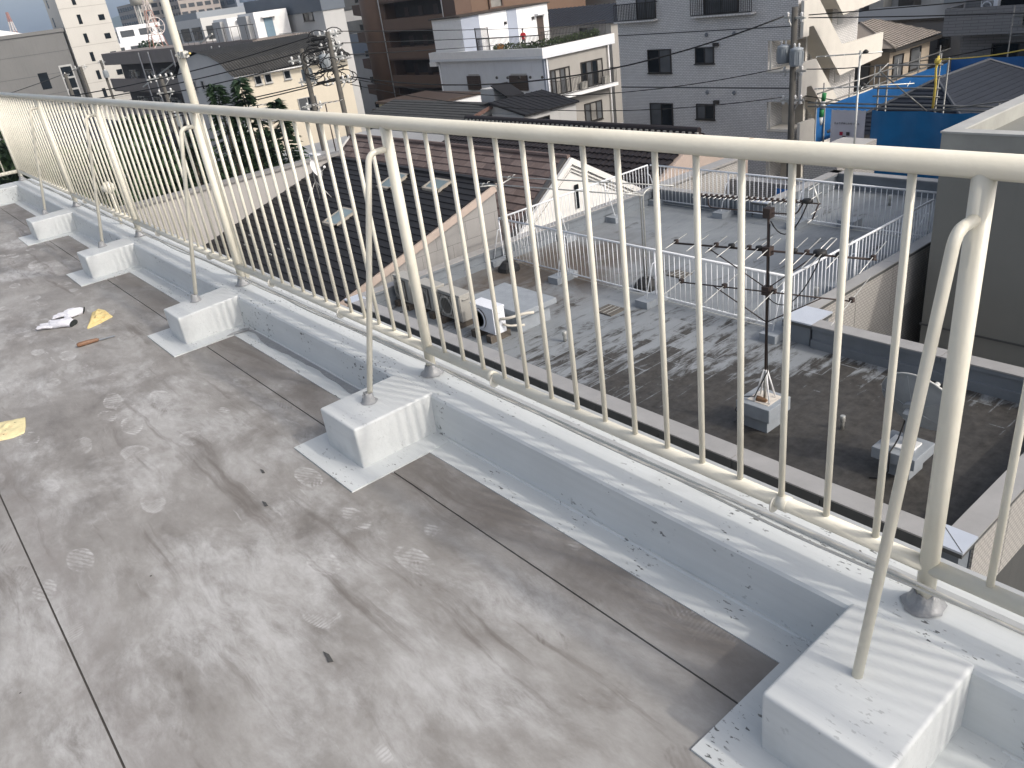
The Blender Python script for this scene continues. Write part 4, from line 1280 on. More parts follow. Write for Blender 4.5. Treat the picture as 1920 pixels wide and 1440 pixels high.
for a, b in rz:
    MB().box(rx0, gx1 - .35, gy + 1.35, gy + 1.5, a, b).build('landing_wall', M_stair, ga)
    MB().box(rx0, gx1 - .3, gy + .05, gy + 1.35, a, a + .06).build('landing_floor', M_stair, ga)
    fbox('Y', gy + 1.35, rx0 + .45, rx0 + 1.25, a + .06, b - .1, 0, .03).build('door', M_door, ga)
    fbox('Y', gy + .02, rx0 + .10, rx0 + .22, a, b, 0, .03).build('downpipe', M_stair, ga)
    fbox('Y', gy, rx0 - .05, gx1, a - .07, a - .003, -.02, .04).build('sill', M_stair, ga)
for z in (-2.43, -5.28, -8.15, -11.0):
    fbox('Y', gy, gx0 - .01, gx1 - (1.62 if False else 0), z - .03, z + .03, -.02, .006).build('joint', M_panel, ga)
for z in (-3.24, -6.14, -9.04):
    window(ga, 'Y', gy, -32.23, -30.53, z - 1.26, z, (M_glass, M_curtain) if z > -4 else (M_curtain, M_glass))
    window(ga, 'Y', gy, -28.85, -27.62, z - .80, z + .02, (M_glass, M_curtain) if z > -4 else (M_curtain, M_glass))
    fbox('Y', gy, -27.62, -27.32, z + .04, z + .22, 0, .16).build('hood', M_frame_dk, ga)
    for xx in (-28.1, -26.35):
        MB().lathe((xx, gy, z + .62), [(.09, 0), (.11, .02), (.09, .07), (.02, .08)], 14, (0, -1, 0)).build('vent_cap', M_slate, ga)
# upper balconies
for a0, a1, g0 in ((-34.35, -31.4, -32.9), (-28.85, -25.1, -28.2)):
    window(ga, 'Y', gy, g0, min(a1 - .1, g0 + 2.1), -1.62, .6, (M_curtain, M_curtain), sill=False)
    balustrade(ga, 'Y', gy, a0, a1, -1.62, -.78, .35)
    fbox('Y', gy, a0 - .03, a1 + .03, -1.75, -1.66, -.02, .4).build('balcony_slab', M_gtile, ga)
# the stair on the +X side: sloping parapet panels and gallery fronts
sX = -22.6
for k, zt_ in enumerate((1.5, -1.35, -4.1, -6.95, -9.8)):
    m = MB()
    # a flight descends away from the street, then a level gallery front
    a = [(sX, 35.62, zt_), (sX, 36.85, zt_), (sX, 39.2, zt_ - 2.43), (sX, 43.3, zt_ - 2.38), (sX, 43.3, zt_ - 3.58), (sX, 39.15, zt_ - 3.9), (sX, 36.5, zt_ - 1.2), (sX, 36.12, zt_ - 1.2), (sX, 36.12, zt_ - 1.6), (sX, 35.62, zt_ - 1.6)]
    m.prism(a, (.16, 0, 0))
    m.build('stair_parapet', M_stair, ga)
    MB().box(sX - 1.2, sX + .02, 39.3, 43.2, zt_ - 3.6, zt_ - 3.42).build('gallery_floor', M_stair, ga)
    MB().prism([(sX - 1.1, 36.6, zt_ - 1.0), (sX - 1.1, 39.3, zt_ - 3.4), (sX - 1.1, 39.3, zt_ - 3.6), (sX - 1.1, 36.6, zt_ - 1.2)], (1.1, 0, 0)).build('flight', M_stair, ga)
MB().box(sX - 1.7, sX - 1.15, 39.3, 43.0, G, 3.0).build('gallery_wall', M_gtile, ga)
for zt_ in (-3.5, -6.4, -9.3):
    fbox('X', sX - 1.15, 39.6, 40.35, zt_ + .1, zt_ + 2.0, 0, .03).build('door', M_door, ga)
    fbox('X', sX - 1.15, 40.9, 41.4, zt_ + .5, zt_ + 2.1, 0, .03).build('meter_box', M_frame_al, ga)
MB().tube([(sX + .22, 41.2, 2), (sX + .22, 41.2, -1.0), (sX + .12, 41.2, -1.15), (sX + .05, 41.2, -2.3)], .05, 8).build('downpipe', pm('rosy_pipe', (0.52, 0.40, 0.34), 0.6), ga, True)

# ------------------------------------------------------------ white house with the roof garden
M_wh = pm('white_house_paint', (0.66, 0.68, 0.71), 0.7, 0.05, 1.0, streak=0.12)
M_whb = pm('blue_grey_stripe', (0.30, 0.33, 0.39), 0.7, 0.05, 1)
M_beige = pm('beige_render', (0.33, 0.315, 0.29), 0.8, 0.06, 1.2)
M_shut = pm('brown_shutter', (0.065, 0.045, 0.035), 0.6, 0.2, 8)
wh = thing('white_house', (-58, 48, G), 'white three-storey house with roof garden and brown shutters', 'house')
MB().box(-65.8, -51.25, 44.3, 52.0, G, -4.66).build('wall', M_wh, wh)
MB().box(-51.27, -51.0, 44.75, 51.8, G, -4.7).build('side_wall', M_beige, wh)
MB().box(-51.25, -51.02, 44.3, 44.75, G, -4.7).build('corner_pier', M_whb, wh)
MB().box(-66.8, -50.7, 43.95, 52.3, -4.66, -4.45).build('roof_slab', M_wh, wh)
for b in ((-66.8, -50.7, 43.95, 44.2), (-50.95, -50.7, 44.2, 52.3), (-66.8, -66.55, 44.2, 52.3)):
    MB().box(*b, -4.45, -3.86).build('fascia', M_white, wh)
MB().box(-66.85, -65.9, 43.9, 44.28, -5.05, -4.67).build('corner_box', M_white, wh)
MB().tube([(-65.75, 44.2, -4.7), (-65.7, 44.2, G)], .06, 8).build('downpipe', M_white, wh, True)
MB().tube([(-50.9, 44.5, -4.7), (-50.9, 44.5, G)], .06, 8).build('downpipe', M_white, wh, True)
MB().tube([(-50.85, 51.6, -4.7), (-50.85, 51.6, G)], .06, 8).build('downpipe', M_white, wh, True)
for a0, a1 in ((-61.6, -59.75), (-55.55, -53.25)):
    w = fbox('Y', 44.3, a0, a1, -7.15, -5.95, 0, .16).build('shutter_box', M_shut, wh)
    for k in range(7):
        fbox('Y', 44.3, a0 + .04, a1 - .04, -7.08 + .16 * k, -6.98 + .16 * k, .16, .19).build('slat', M_shut, w)
    fbox('Y', 44.3, a0 + .2, a1 - .1, -5.94, -5.80, 0, .08).build('lintel', M_frame_al, wh)
fbox('X', -51.0, 44.5, 51.7, -7.95, -7.70, 0, 1.0).build('balcony_slab', M_white, wh)
balustrade(wh, 'X', -51.0, 44.6, 51.6, -7.62, -6.5, .92, .16)
window(wh, 'X', -51.0, 44.8, 47.0, -7.7, -5.65, (M_curtain, M_curtain_l, M_curtain, M_curtain_l), sill=False, ft=.11)
window(wh, 'X', -51.0, 48.3, 50.9, -7.7, -5.6, (M_glass, M_curtain, M_glass, M_curtain_l), sill=False, ft=.11)
window(wh, 'X', -51.0, 48.35, 50.5, -10.55, -8.95, (M_curtain, M_curtain_l, M_curtain), sill=True, ft=.10)
for k, yy in enumerate((47.9, 50.6)):
    fbox('X', -51.0, yy, yy + .65, -7.68, -7.1, .15, .45).build('outdoor_unit', M_acgrey, wh)
bl = MB()
for k in range(24):
    z = -8.75 - .075 * k
    bl.bar((-50.95 + .012 * k, 44.75, z), (-50.95 + .012 * k, 47.2, z), .02, .055)
bl.build('reed_screen', pm('reed', (0.24, 0.155, 0.085), 0.8, 0.25, 14), wh)
window(wh, 'X', -51.0, 44.9, 47.0, -10.6, -9.0, (M_glass, M_glass), sill=False)
# penthouse on its roof
ph = MB().box(-66.0, -61.5, 44.3, 54.7, -4.45, -1.1).build('penthouse_wall', M_white, wh)
for a0, a1, m in ((44.3, 46.35, M_whb), (49.6, 50.8, M_whb)):
    fbox('X', -61.5, a0, a1, -4.4, -1.12, 0, .02).build('stripe', m, ph)
MB().box(-66.2, -61.3, 44.1, 54.9, -1.1, -1.0).build('penthouse_roof', M_frame_dk, wh)
fbox('X', -61.5, 53.2, 54.0, -4.3, -2.1, 0, .05).build('door', M_shut, wh)
fbox('X', -61.5, 53.0, 54.3, -2.0, -1.85, 0, .5).build('canopy', M_white, wh)
for a in (49.2, 52.6):
    fbox('X', -61.5, a, a + .18, -2.3, -2.05, 0, .2).build('wall_lamp', M_black_steel, ph)
balustrade(wh, 'X', -51.4, 44.6, 51.9, -3.86, -2.75, .1, .16)
balustrade(wh, 'Y', 44.5, -59.6, -51.3, -3.9, -2.95, .1, .16)
gt = MB()
for k in range(12):
    x = -59.7 + .15 * k
    gt.bar((x, 44.42, -3.9), (x, 44.42, -2.1), .03, .03)
gt.bar((-59.75, 44.42, -2.1), (-58.0, 44.42, -2.1), .05, .05).bar((-58.0, 44.42, -3.9), (-58.0, 44.42, -2.05), .08, .08).bar((-59.75, 44.42, -3.9), (-59.75, 44.42, -2.05), .08, .08)
gt.build('gate', M_black_steel, wh)
# beige house and dark roofs behind it
M_navyroof = pm('blue_black_roof', (0.026, 0.031, 0.042), 0.6, 0.15, 3, spec=0.2)
bh = thing('beige_house', (-56, 60, G), 'beige house with ribbed dark roof behind the roof garden', 'house')
MB().box(-68.5, -54.8, 56.2, 66, G, -3.3).build('wall', M_beige, bh)
for k, (zz, yy0, yy1) in enumerate(((-3.35, 55.9, 61.0),)):
    MB().prism([(-54.4, yy0, zz), (-54.4, yy1, zz + 1.35), (-54.4, 66.4, zz)], (-14.4, 0, 0)).build('roof', M_navyroof, bh)
    for i in range(24):
        x = -54.6 - .6 * i
        MB().bar((x, yy0, zz + .04), (x, yy1, zz + 1.39), .05, .05).build('roof_rib', M_navyroof, bh)
window(bh, 'Y', 56.2, -58.9, -56.9, -4.9, -3.6, (M_glass, M_curtain))
nh = thing('cream_eaves_house', (-58, 75, G), 'dark-roofed house with cream eaves at the top between two blocks', 'house')
MB().box(-75, -60, 71, 80, G, -1.6).build('wall', M_beige, nh)
MB().box(-75.5, -59.5, 70.6, 80.4, -1.6, -1.2).build('eaves', pm('cream_eaves', (0.60, 0.56, 0.46), 0.7), nh)
MB().prism([(-59.4, 70.4, -1.2), (-59.4, 75.5, .9), (-59.4, 80.6, -1.2)], (-16.2, 0, 0)).build('roof', M_navyroof, nh)
al = thing('alley_building', (-44, 50, G), 'dark building closing the narrow alley beside the grey tiled block', 'building')
MB().box(-50.3, -36.5, 62, 70, G, -4.4).build('wall', pm('alley_dark', (0.10, 0.105, 0.115), 0.8), al)
window(al, 'Y', 62, -47.5, -46.3, -7.2, -5.6, (M_glass, M_glass))
cp = thing('carport', (-43.5, 47, G), 'grey carport roof on steel legs down in the alley', 'carport')
MB().box(-45.8, -41.2, 44.5, 49.5, -10.2, -10.1).build('roof', M_frame_al, cp)
for xx in (-45.7, -41.3):
    for yy in (44.6, 49.4):
        MB().box(xx - .04, xx + .04, yy - .04, yy + .04, G, -10.2).build('leg', M_galv, cp)

# roof-garden plants
def leafmat(name, c, var=0.5):
    t = NT(name, 0.55, 0.0, 0.3)
    rn = t.n.new('ShaderNodeTexNoise')
    rn.inputs['Scale'].default_value = 3.0
    t.link(t.obj, rn.inputs['Vector'])
    t.color(t.ramp(rn.outputs['Fac'], [(0.25, sc(c, 1 - var)), (0.75, sc(c, 1 + var))]))
    t.b.inputs['Subsurface Weight'].default_value = 0.0
    return t.m
M_leafA = leafmat('leaf_mid', (0.055, 0.085, 0.025))
M_leafB = leafmat('leaf_dark', (0.028, 0.052, 0.020))
M_leafC = leafmat('leaf_conifer', (0.022, 0.042, 0.020))
M_bark = pm('bark', (0.07, 0.055, 0.04), 0.9, 0.3, 8)
def leaves(m, c, rad, n, size, rnd, flat=1.0):
    for _ in range(n):
        while True:
            p = Vector((rnd.uniform(-1, 1), rnd.uniform(-1, 1), rnd.uniform(-1, 1)))
            if 0.15 < p.length < 1: break
        p = Vector((p.x * rad, p.y * rad, p.z * rad * flat)) + Vector(c)
        a = Vector((rnd.gauss(0, 1), rnd.gauss(0, 1), rnd.gauss(0, .7))).normalized()
        b = a.cross(Vector((rnd.gauss(0, 1), rnd.gauss(0, 1), rnd.gauss(0, 1)))).normalized()
        s = size * rnd.uniform(.6, 1.3)
        m.add([p - a * s, p + b * s * .5, p + a * s, p - b * s * .5], [(0, 1, 2, 3)])
rg = random.Random(11)
for k in range(9):
    y = 44.75 + .8 * k
    pb = thing('roof_shrub', (-51.9, y, -4.45), ['green shrub at the front corner of the roof garden strip', 'second shrub from the front corner of the roof garden strip', 'third shrub from the front corner of the roof garden strip', 'fourth shrub along the roof garden strip', 'shrub halfway along the roof garden strip', 'sixth shrub along the roof garden strip', 'third shrub from the far end of the roof garden strip', 'second shrub from the far end of the roof garden strip', 'shrub at the far end of the roof garden strip'][k], 'shrub', 'roof garden shrubs')
    m = MB()
    leaves(m, (-51.95, y, -3.75), .55, 260, .10, rg, .8)
    m.build('foliage', M_leafA, pb)
    MB().tube([(-51.95, y, -4.45), (-51.95, y, -3.8)], .03, 6).build('stem', M_bark, pb)
for k in range(4):
    x = -57.6 + 1.4 * k
    pb = thing('roof_shrub', (x, 45.2, -4.45), ['shrub next to the gate behind the front railing of the roof garden', 'shrub beside the orange flowers behind the front railing', 'third shrub from the gate behind the front railing', 'shrub farthest from the gate behind the front railing'][k], 'shrub', 'roof garden front shrubs')
    m = MB()
    leaves(m, (x, 45.2, -3.85), .6, 260, .10, rg, .7)
    m.build('foliage', M_leafA, pb)
    MB().tube([(x, 45.2, -4.45), (x, 45.2, -3.9)], .03, 6).build('stem', M_bark, pb)
orn = thing('orange_flowers', (-56.9, 44.9, -4.4), 'orange flower tubs at the front of the roof garden', 'flowers')
m = MB(); leaves(m, (-56.9, 44.75, -3.7), .35, 160, .07, rg, .8)
m.build('blossom', pm('orange_petal', (0.55, 0.24, 0.03), 0.6), orn)
MB().lathe((-56.9, 44.8, -4.45), [(.2, 0), (.28, .45), (.22, .45)], 12).build('tub', M_shut, orn)

# ------------------------------------------------------------ brown corridor-access apartment tower
M_br = pm('brown_tile', (0.105, 0.064, 0.045), 0.6, 0.08, 0.7)
M_br_lt = pm('light_sunlit_brown_tile', (0.140, 0.086, 0.056), 0.6, 0.06, 0.7)  # lighter copy of the brown tile; on the +X wall it is sunlight put into colour
M_br_in = pm('corridor_dark', (0.055, 0.044, 0.038), 0.8)
ba = thing('brown_apartment_tower', (-83, 55, G), 'tall brown apartment tower with open access corridors', 'building')
MB().box(-83.9, -69.8, 52.0, 68, G, 12).build('wall', M_br_lt, ba)
MB().box(-72.0, -69.82, 50.0, 52.0, G, 12).build('end_pier', M_br, ba)
MB().box(-88.8, -83.9, 50.6, 66, G, 12).build('stair_wall', M_br, ba)
cy = MB(); cy.lathe((-86.3, 51.6, G), [(2.4, 0), (2.4, 26.5)], 40)
cy.build('round_stair', M_br_lt, ba, True)
for k in range(9):
    z = -12.6 + 2.93 * k
    MB().box(-83.9, -72.0, 50.0, 52.0, z - 1.33, z - 1.17).build('corridor_floor', M_br, ba)
    MB().box(-83.9, -72.0, 49.95, 50.15, z - 1.17, z).build('corridor_parapet', M_br_lt, ba)
    MB().box(-83.9, -72.0, 51.9, 51.98, z, z + 1.6).build('corridor_wall', M_br_in, ba)
    for a in (-82.0, -79.2, -76.3, -73.6):
        fbox('Y', 51.9, a, a + .85, z - 1.15, z + .95, 0, .03).build('door', M_shut, ba)
MB().tube([(-83.95, 49.9, G), (-83.95, 49.9, 12)], .06, 8).build('downpipe', M_frame_al, ba, True)
MB().tube([(-71.9, 49.9, G), (-71.9, 49.9, 12)], .06, 8).build('downpipe', M_frame_al, ba, True)
# saw-tooth balconies on its left edge
for k in range(8):
    z = -12.0 + 2.93 * k
    MB().prism([(-88.7, 50.3, z), (-90.6, 50.3, z + .2), (-90.6, 50.3, z + 1.25), (-88.7, 50.3, z + 1.25)], (0, 3.0, 0)).build('balcony', M_br, ba)
    MB().box(-90.0, -88.75, 50.5, 53.2, z + 1.45, z + 2.1).build('balcony_opening', M_glass, ba)
for z in (-1.15, 1.9, -4.1):
    window(ba, 'X', -69.8, 54.2, 56.1, z, z + 1.3, (M_curtain_l,), fr=M_br, ft=.2, out=.2)

# ------------------------------------------------------------ cream building with corrugated roof
M_cream = pm('cream_render', (0.62, 0.56, 0.45), 0.75, 0.04, 1.0, streak=0.05)
M_crgrey = pm('cream_building_side', (0.62, 0.60, 0.57), 0.8, 0.06, 1.0, streak=0.1)
M_corr = pm('corrugated_sheet', (0.052, 0.050, 0.046), 0.7, 0.3, 1.6)
cr = thing('cream_building', (-60, 24, G), 'cream walled building with dark corrugated roof', 'building')
prof = [(-55.0, -1.95), (-56.3, -1.25), (-58.2, -.72), (-60.7, -.42), (-63.2, -.72), (-65.2, -1.3), (-66.4, -1.95)]
MB().prism([(x, 20.25, z - .1) for x, z in prof] + [(-66.4, 20.25, G), (-55.02, 20.25, G)], (0, 8.6, 0)).build('side_wall', M_crgrey, cr)
MB().box(-55.03, -54.95, 20.25, 28.85, G, -1.98).build('wall', M_cream, cr)
kt = MB()
V, F = [], []
ny = 8 * 44
for i in range(ny + 1):
    y = 20.0 + 9.0 * i / ny
    h = .045 * math.sin(i * math.pi / 4)
    for x, z in [(-54.6, -2.12)] + prof + [(-66.8, -2.15)]:
        V.append((x, y, z + .03 + h))
L_ = len(prof) + 2
for i in range(ny):
    for j in range(L_ - 1):
        F.append((i * L_ + j, i * L_ + j + 1, (i + 1) * L_ + j + 1, (i + 1) * L_ + j))
kt.add(V, F)
kt.build('roof', M_corr, cr)
MB().tube([(-54.55, 20.0, -2.2), (-54.55, 29.0, -2.2)], .07, 8).build('gutter', M_frame_al, cr, True)
for y in (21.55, 22.28, 23.72):
    window(cr, 'X', -54.95, y, y + .52, -2.88, -2.28, (M_glass,), fr=M_frame_al, ft=.06)
window(cr, 'X', -54.95, 24.3, 25.75, -5.3, -4.25, (M_curtain, M_glass), fr=M_frame_al)
window(cr, 'X', -54.95, 21.3, 22.6, -5.3, -4.35, (M_curtain, M_glass), fr=M_frame_al)
window(cr, 'Y', 20.25, -64.2, -62.6, -3.1, -2.35, (M_glass, M_curtain), fr=M_frame_al)
window(cr, 'Y', 20.25, -61.5, -60.9, -3.0, -2.35, (M_glass,), fr=M_frame_al)
MB().tube([(-54.8, 20.1, -2.2), (-54.8, 20.1, G)], .05, 8).build('downpipe', M_frame_al, cr, True)

# grey house-block behind the cream building
M_pal = pm('pale_grey_wall', (0.44, 0.44, 0.43), 0.8, 0.06, 0.8, streak=0.12)
M_blueb = pm('slate_blue_band', (0.105, 0.125, 0.150), 0.6, 0.06, 0.8)
gb = thing('pale_grey_building', (-72, 36, G), 'pale grey building with slate blue upper band behind the cream building', 'building')
MB().box(-80.2, -65.0, 33.0, 35.0, G, 1.0).build('wall', M_pal, gb)
MB().box(-80.3, -64.9, 32.9, 35.1, 1.0, 2.6).build('upper_band', M_blueb, gb)
window(gb, 'Y', 33.0, -77.0, -75.9, -.45, .55, (M_glass, M_curtain), fr=M_frame_dk)
window(gb, 'Y', 33.0, -68.6, -66.8, .35, 1.0, (M_glass, M_curtain), fr=M_frame_dk)
MB().lathe((-75.6, 32.9, .75), [(.12, 0), (.2, .08), (.12, .3), (.02, .34)], 12, (0, -1, 0)).build('vent_cap', M_white, gb, True)
MB().box(-73.5, -64.0, 31.2, 33.0, -14.0, -1.2).build('annex', M_pal, gb)
balustrade(gb, 'Y', 31.4, -73.4, -64.1, -1.2, -.35, .1, .5, M_frame_al)
gd = thing('dark_brown_block', (-92, 60, G), 'dark grey-brown block at the top edge left of the brown tower', 'building')
MB().box(-122, -110, 62.0, 72, -.7, 9).build('upper_wall', pm('dark_block', (0.16, 0.135, 0.12), 0.7), gd)
MB().box(-122, -110, 62.5, 72, G, -.7).build('wall', M_pal, gd)
balustrade(gd, 'Y', 61.5, -119.5, -111.5, -1.2, -.3, .1, .5, M_white)
for k in range(4):
    window(gd, 'Y', 62.0, -121 + 2.6 * k, -119.8 + 2.6 * k, 1.2, 2.4, (M_glass, M_curtain))

gw = thing('slate_gable_building', (-104, 58, G), 'pale grey wall with slate blue roof behind the utility poles', 'building')
MB().box(-113, -95, 56.0, 61, G, -5.0).build('wall', M_pal, gw)
MB().prism([(-95, 55.7, -5.0), (-95, 58.5, -2.6), (-95, 61.3, -5.0)], (-18, 0, 0)).build('roof', M_blueb, gw)
window(gw, 'Y', 56.0, -103.2, -102.4, -9.4, -8.4, (M_glass,))
# ------------------------------------------------------------ low brown building with roof railing and penthouses
M_bf = pm('taupe_wall', (0.205, 0.178, 0.160), 0.7, 0.08, 0.8)
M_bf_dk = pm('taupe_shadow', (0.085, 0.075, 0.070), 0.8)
bf = thing('taupe_building', (-90, 30, G), 'low taupe building with deep balconies and a railed roof', 'building')
bx0, bx1, by = -114.5, -67.6, 27.5
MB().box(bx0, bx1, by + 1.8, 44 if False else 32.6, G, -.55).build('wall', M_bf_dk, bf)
MB().box(bx0 - .3, bx1, by, 32.8, -1.75, -.42).build('roof_fascia', M_bf, bf)
for k in range(4):
    z = -4.6 - 3.1 * k
    MB().box(bx0, bx1, by, by + .2, z - .1, z + 1.25).build('balcony_front', M_bf, bf)
    MB().box(bx0, bx1, by + .1, by + 1.9, z - .25, z - .05).build('balcony_slab', M_bf, bf)
    for j in range(7):
        a = bx0 + 3 + 6.3 * j
        window(bf, 'Y', by + 1.8, a, a + 2.6, z, z + 2.0, (M_curtain, M_glass), fr=M_frame_al, sill=False)
        fbox('Y', by + 1.8, a + 3.1, a + 3.9, z + 1.3, z + 1.8, 0, .3).build('outdoor_unit', M_acgrey, bf)
for a in (-99.0, -95.6, -88.0, -76.8, -74.9):
    MB().tube([(a, by - .1, -.6), (a, by - .12, G)], .07, 6).build('downpipe', M_frame_al, bf, True)
balustrade(bf, 'Y', by + .3, -86.5, bx1 + .3, -.4, .75, .1, 1.5, M_black_steel, .02)
for k, (x0, x1, y0, y1, zt, dr) in enumerate(((-79.5, -76.2, 29.2, 32.4, 1.45, (30.2, 31.1)), (-74.0, -70.6, 29.4, 32.5, 1.6, (30.2, 31.0)))):
    pw = MB().box(x0, x1, y0, y1, -.5, zt).build('penthouse', M_white, bf)
    fbox('X', x1, dr[0], dr[1], -.42, 1.05, 0, .04).build('door', pm('blue_door%d' % k, (0.16, 0.24, 0.30), 0.5), pw)
    fbox('X', x1, dr[0] - .2, dr[1] + .3, 1.1, 1.2, 0, .4).build('door_canopy', M_white, pw)
    MB().box(x0 + .5, x1 - .9, y0 - .35, y0, -.5, zt - .2).build('pier', M_pal, pw)
MB().bar((-100.5, by - .3, -4.2), (-84, by + 3.0, .3), .14, .14).build('brace_pole', M_galv, bf)
# dark low roofs in front of it
lw = thing('dark_low_roof', (-70, 8, G), 'dark low hipped roof just above the far railing', 'house')
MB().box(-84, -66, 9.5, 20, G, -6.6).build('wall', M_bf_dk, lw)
MB().prism([(-65.5, 9.0, -6.7), (-65.5, 14.7, -4.2), (-65.5, 20.4, -6.7)], (-19, 0, 0)).build('roof', M_navyroof, lw)
# vertical sign on the dark building
sg = thing('vertical_sign', (-44.5, 11.0, -6.6), 'tall narrow white sign with vertical lettering behind the railing bars', 'sign')
q0 = Vector((-45.0, 8.98, 0))
MB().box(-45.1, -44.95, 8.75, 9.25, -7.9, -4.75).build('board', M_white, sg)
MB().box(-44.95, -44.93, 8.77, 9.23, -7.86, -6.6).build('blue_field', pm('sign_blue', (0.30, 0.42, 0.52), 0.5), sg)
MB().box(-45.1, -44.93, 8.72, 9.1, -10.4, -8.7).build('red_field', pm('sign_red', (0.28, 0.03, 0.03), 0.5), sg)
MB().box(-45.25, -45.1, 8.9, 9.05, G, -4.8).build('post', M_galv, sg)
rs = random.Random(4)
for k in range(9):
    z = -4.95 - .30 * k
    gl = MB()
    for _ in range(4):
        y = 9.0 + rs.uniform(-.1, .1); zz = z + rs.uniform(-.08, .08)
        if rs.random() < .5: gl.box(-44.93, -44.92, y - .10, y + .10, zz - .015, zz + .015)
        else: gl.box(-44.93, -44.92, y - .015, y + .015, zz - .1, zz + .1)
    gl.build('lettering', M_black, sg)

# ------------------------------------------------------------ white tower and blank hall
M_tw = pm('tower_white', (0.54, 0.52, 0.475), 0.7, 0.04, 0.3, streak=0.06)
M_hall = pm('hall_concrete', (0.165, 0.165, 0.16), 0.8, 0.08, 0.25, streak=0.2)
tw = thing('white_tower', (-166, 39, G), 'white square tower with narrow slit windows', 'tower')
MB().box(-170.5, -162.0, 35.0, 42.85, G, 16).build('wall', M_tw, tw)
for k in range(8):
    z = 8.45 - 3.0 * k
    fbox('X', -162.0, 37.5, 38.1, z - 1.5, z, -.02, .03).build('window', M_glass, tw)
    fbox('X', -162.0, 40.9, 41.9, z - 4.3, z - 3.4, -.02, .03).build('window', M_glass, tw)
    fbox('X', -162.0, 35.0, 42.85, z - 1.9, z - 1.84, -.02, .02).build('joint', M_beige, tw)
    fbox('Y', 35.0, -168.6, -167.8, z - 1.4, z + .1, -.02, .03).build('window', M_glass, tw)
hall = thing('blank_hall', (-172, 20, G), 'large blank grey concrete hall beside the white tower', 'building')
MB().box(-190, -162.5, -6, 34.6, G, 3.2).build('wall', M_hall, hall)
MB().box(-190.2, -162.3, -6.2, 34.8, 3.2, 3.75).build('coping', M_hall, hall)
MB().prism([(-162.6, -6, 3.75), (-162.6, 28.5, 3.75), (-162.6, 11, 8.6)], (-27, 0, 0)).build('roof', M_white, hall)
for z in (.3, -3.0, -6.1):
    fbox('X', -162.5, -6, 34.6, z, z + .07, -.02, .02).build('joint', M_panel, hall)
fbox('X', -162.5, 28.4, 29.9, -5.2, -2.6, -.02, .05).build('window', M_glass, hall)
for k in range(4):
    fbox('X', -162.5, 32.2, 33.9, -9.5 + 1.9 * k, -7.9 + 1.9 * k, -.02, .08).build('window', M_glass, hall)
fbox('X', -162.5, 32.0, 34.1, -9.7, -1.9, -.05, .03).build('window_surround', M_frame_al, hall)

# ------------------------------------------------------------ distant town
def bands_material(name, c, dark, fh, ww, rough=0.6):
    t = NT(name, rough)
    o = t.sep()
    h = t.math('ADD', o[0], o[1])
    b = t.n.new('ShaderNodeTexBrick')
    b.offset = 0.0
    b.inputs['Scale'].default_value = 1.0
    b.inputs['Brick Width'].default_value = ww
    b.inputs['Row Height'].default_value = fh
    b.inputs['Mortar Size'].default_value = fh * 0.24
    b.inputs['Mortar Smooth'].default_value = 0.0
    b.inputs['Color1'].default_value = c4(dark)
    b.inputs['Color2'].default_value = c4(sc(dark, 1.6))
    b.inputs['Mortar'].default_value = c4(c)
    t.link(t.comb(h, o[2], 0), b.inputs['Vector'])
    t.color(b.outputs['Color'])
    return t.m
def far_block(name, label, d0, pxs, c, dark=(0.05, 0.055, 0.06), fh=3.0, ww=4.0, cat='building', rows=True):
    """pxs: x0, x1, y0, y1, ztop in metres; windows of the visible faces are built as bands of boxes"""
    x0, x1, y0, y1, zt = pxs
    b = thing(name, ((x0 + x1) / 2, (y0 + y1) / 2, G), label, cat)
    MB().box(x0, x1, y0, y1, G, zt).build('wall', pm(name + '_wall%d' % len(MATS), c, 0.7, 0.06, 0.2), b)
    dm_ = pm(name + '_glass%d' % len(MATS), dark, 0.25, 0.3, 0.6)
    n = 0
    z = zt - 1.0
    if rows:
        while z > -4 and n < 10:
            k = max(2, int((y1 - y0) / ww))
            for j in range(k):
                a = y0 + (y1 - y0) * (j + .14) / k
                MB().box(x1, x1 + .12, a, y0 + (y1 - y0) * (j + .86) / k, z - fh * .52, z).build('window', dm_, b)
            k = max(2, int((x1 - x0) / ww))
            for j in range(k):
                a = x0 + (x1 - x0) * (j + .14) / k
                MB().box(a, x0 + (x1 - x0) * (j + .86) / k, y0 - .12, y0, z - fh * .52, z).build('window', dm_, b)
            z -= fh
            n += 1
    return b
far_block('distant_apartments', 'greyish distant apartment slab left of the cream pole', 0, (-420, -395, 117, 138, 13.2), (0.36, 0.33, 0.30), ww=3.5)
far_block('distant_apartments', 'tall distant brownish apartment tower right of the cream pole', 0, (-395, -374, 129, 147, 26), (0.34, 0.30, 0.27), ww=3.2)
far_block('distant_offices', 'distant blue-grey office tower with glass bands', 0, (-390, -366, 151, 172, 17), (0.26, 0.29, 0.34), (0.07, 0.10, 0.14), 3.4, 21)
far_block('distant_apartments', 'distant low brown apartment block before the office tower', 0, (-330, -312, 119, 140, 5.4), (0.30, 0.25, 0.22), ww=4)
far_block('distant_offices', 'small distant grey office block near the top edge', 0, (-340, -325, 150, 165, 12), (0.33, 0.33, 0.34), ww=4)
far_block('white_school', 'white distant two-storey building behind the dark trees', 0, (-262, -240, 64.5, 79, 3.4), (0.72, 0.72, 0.72), ww=4.5)
far_block('white_school_wing', 'lower white wing in front of the distant white building', 0, (-240, -232, 58, 86, -.4), (0.68, 0.69, 0.70), ww=5)
far_block('grey_roof_house', 'distant slate roofed house right of the steel tower', 0, (-150, -132, 47, 62, 3.0), (0.30, 0.33, 0.36), ww=5, cat='house', rows=False)
far_block('white_clinic', 'white flat building with shuttered window behind the blue doors', 0, (-125, -112, 40, 47, 2.0), (0.62, 0.62, 0.60), ww=4)
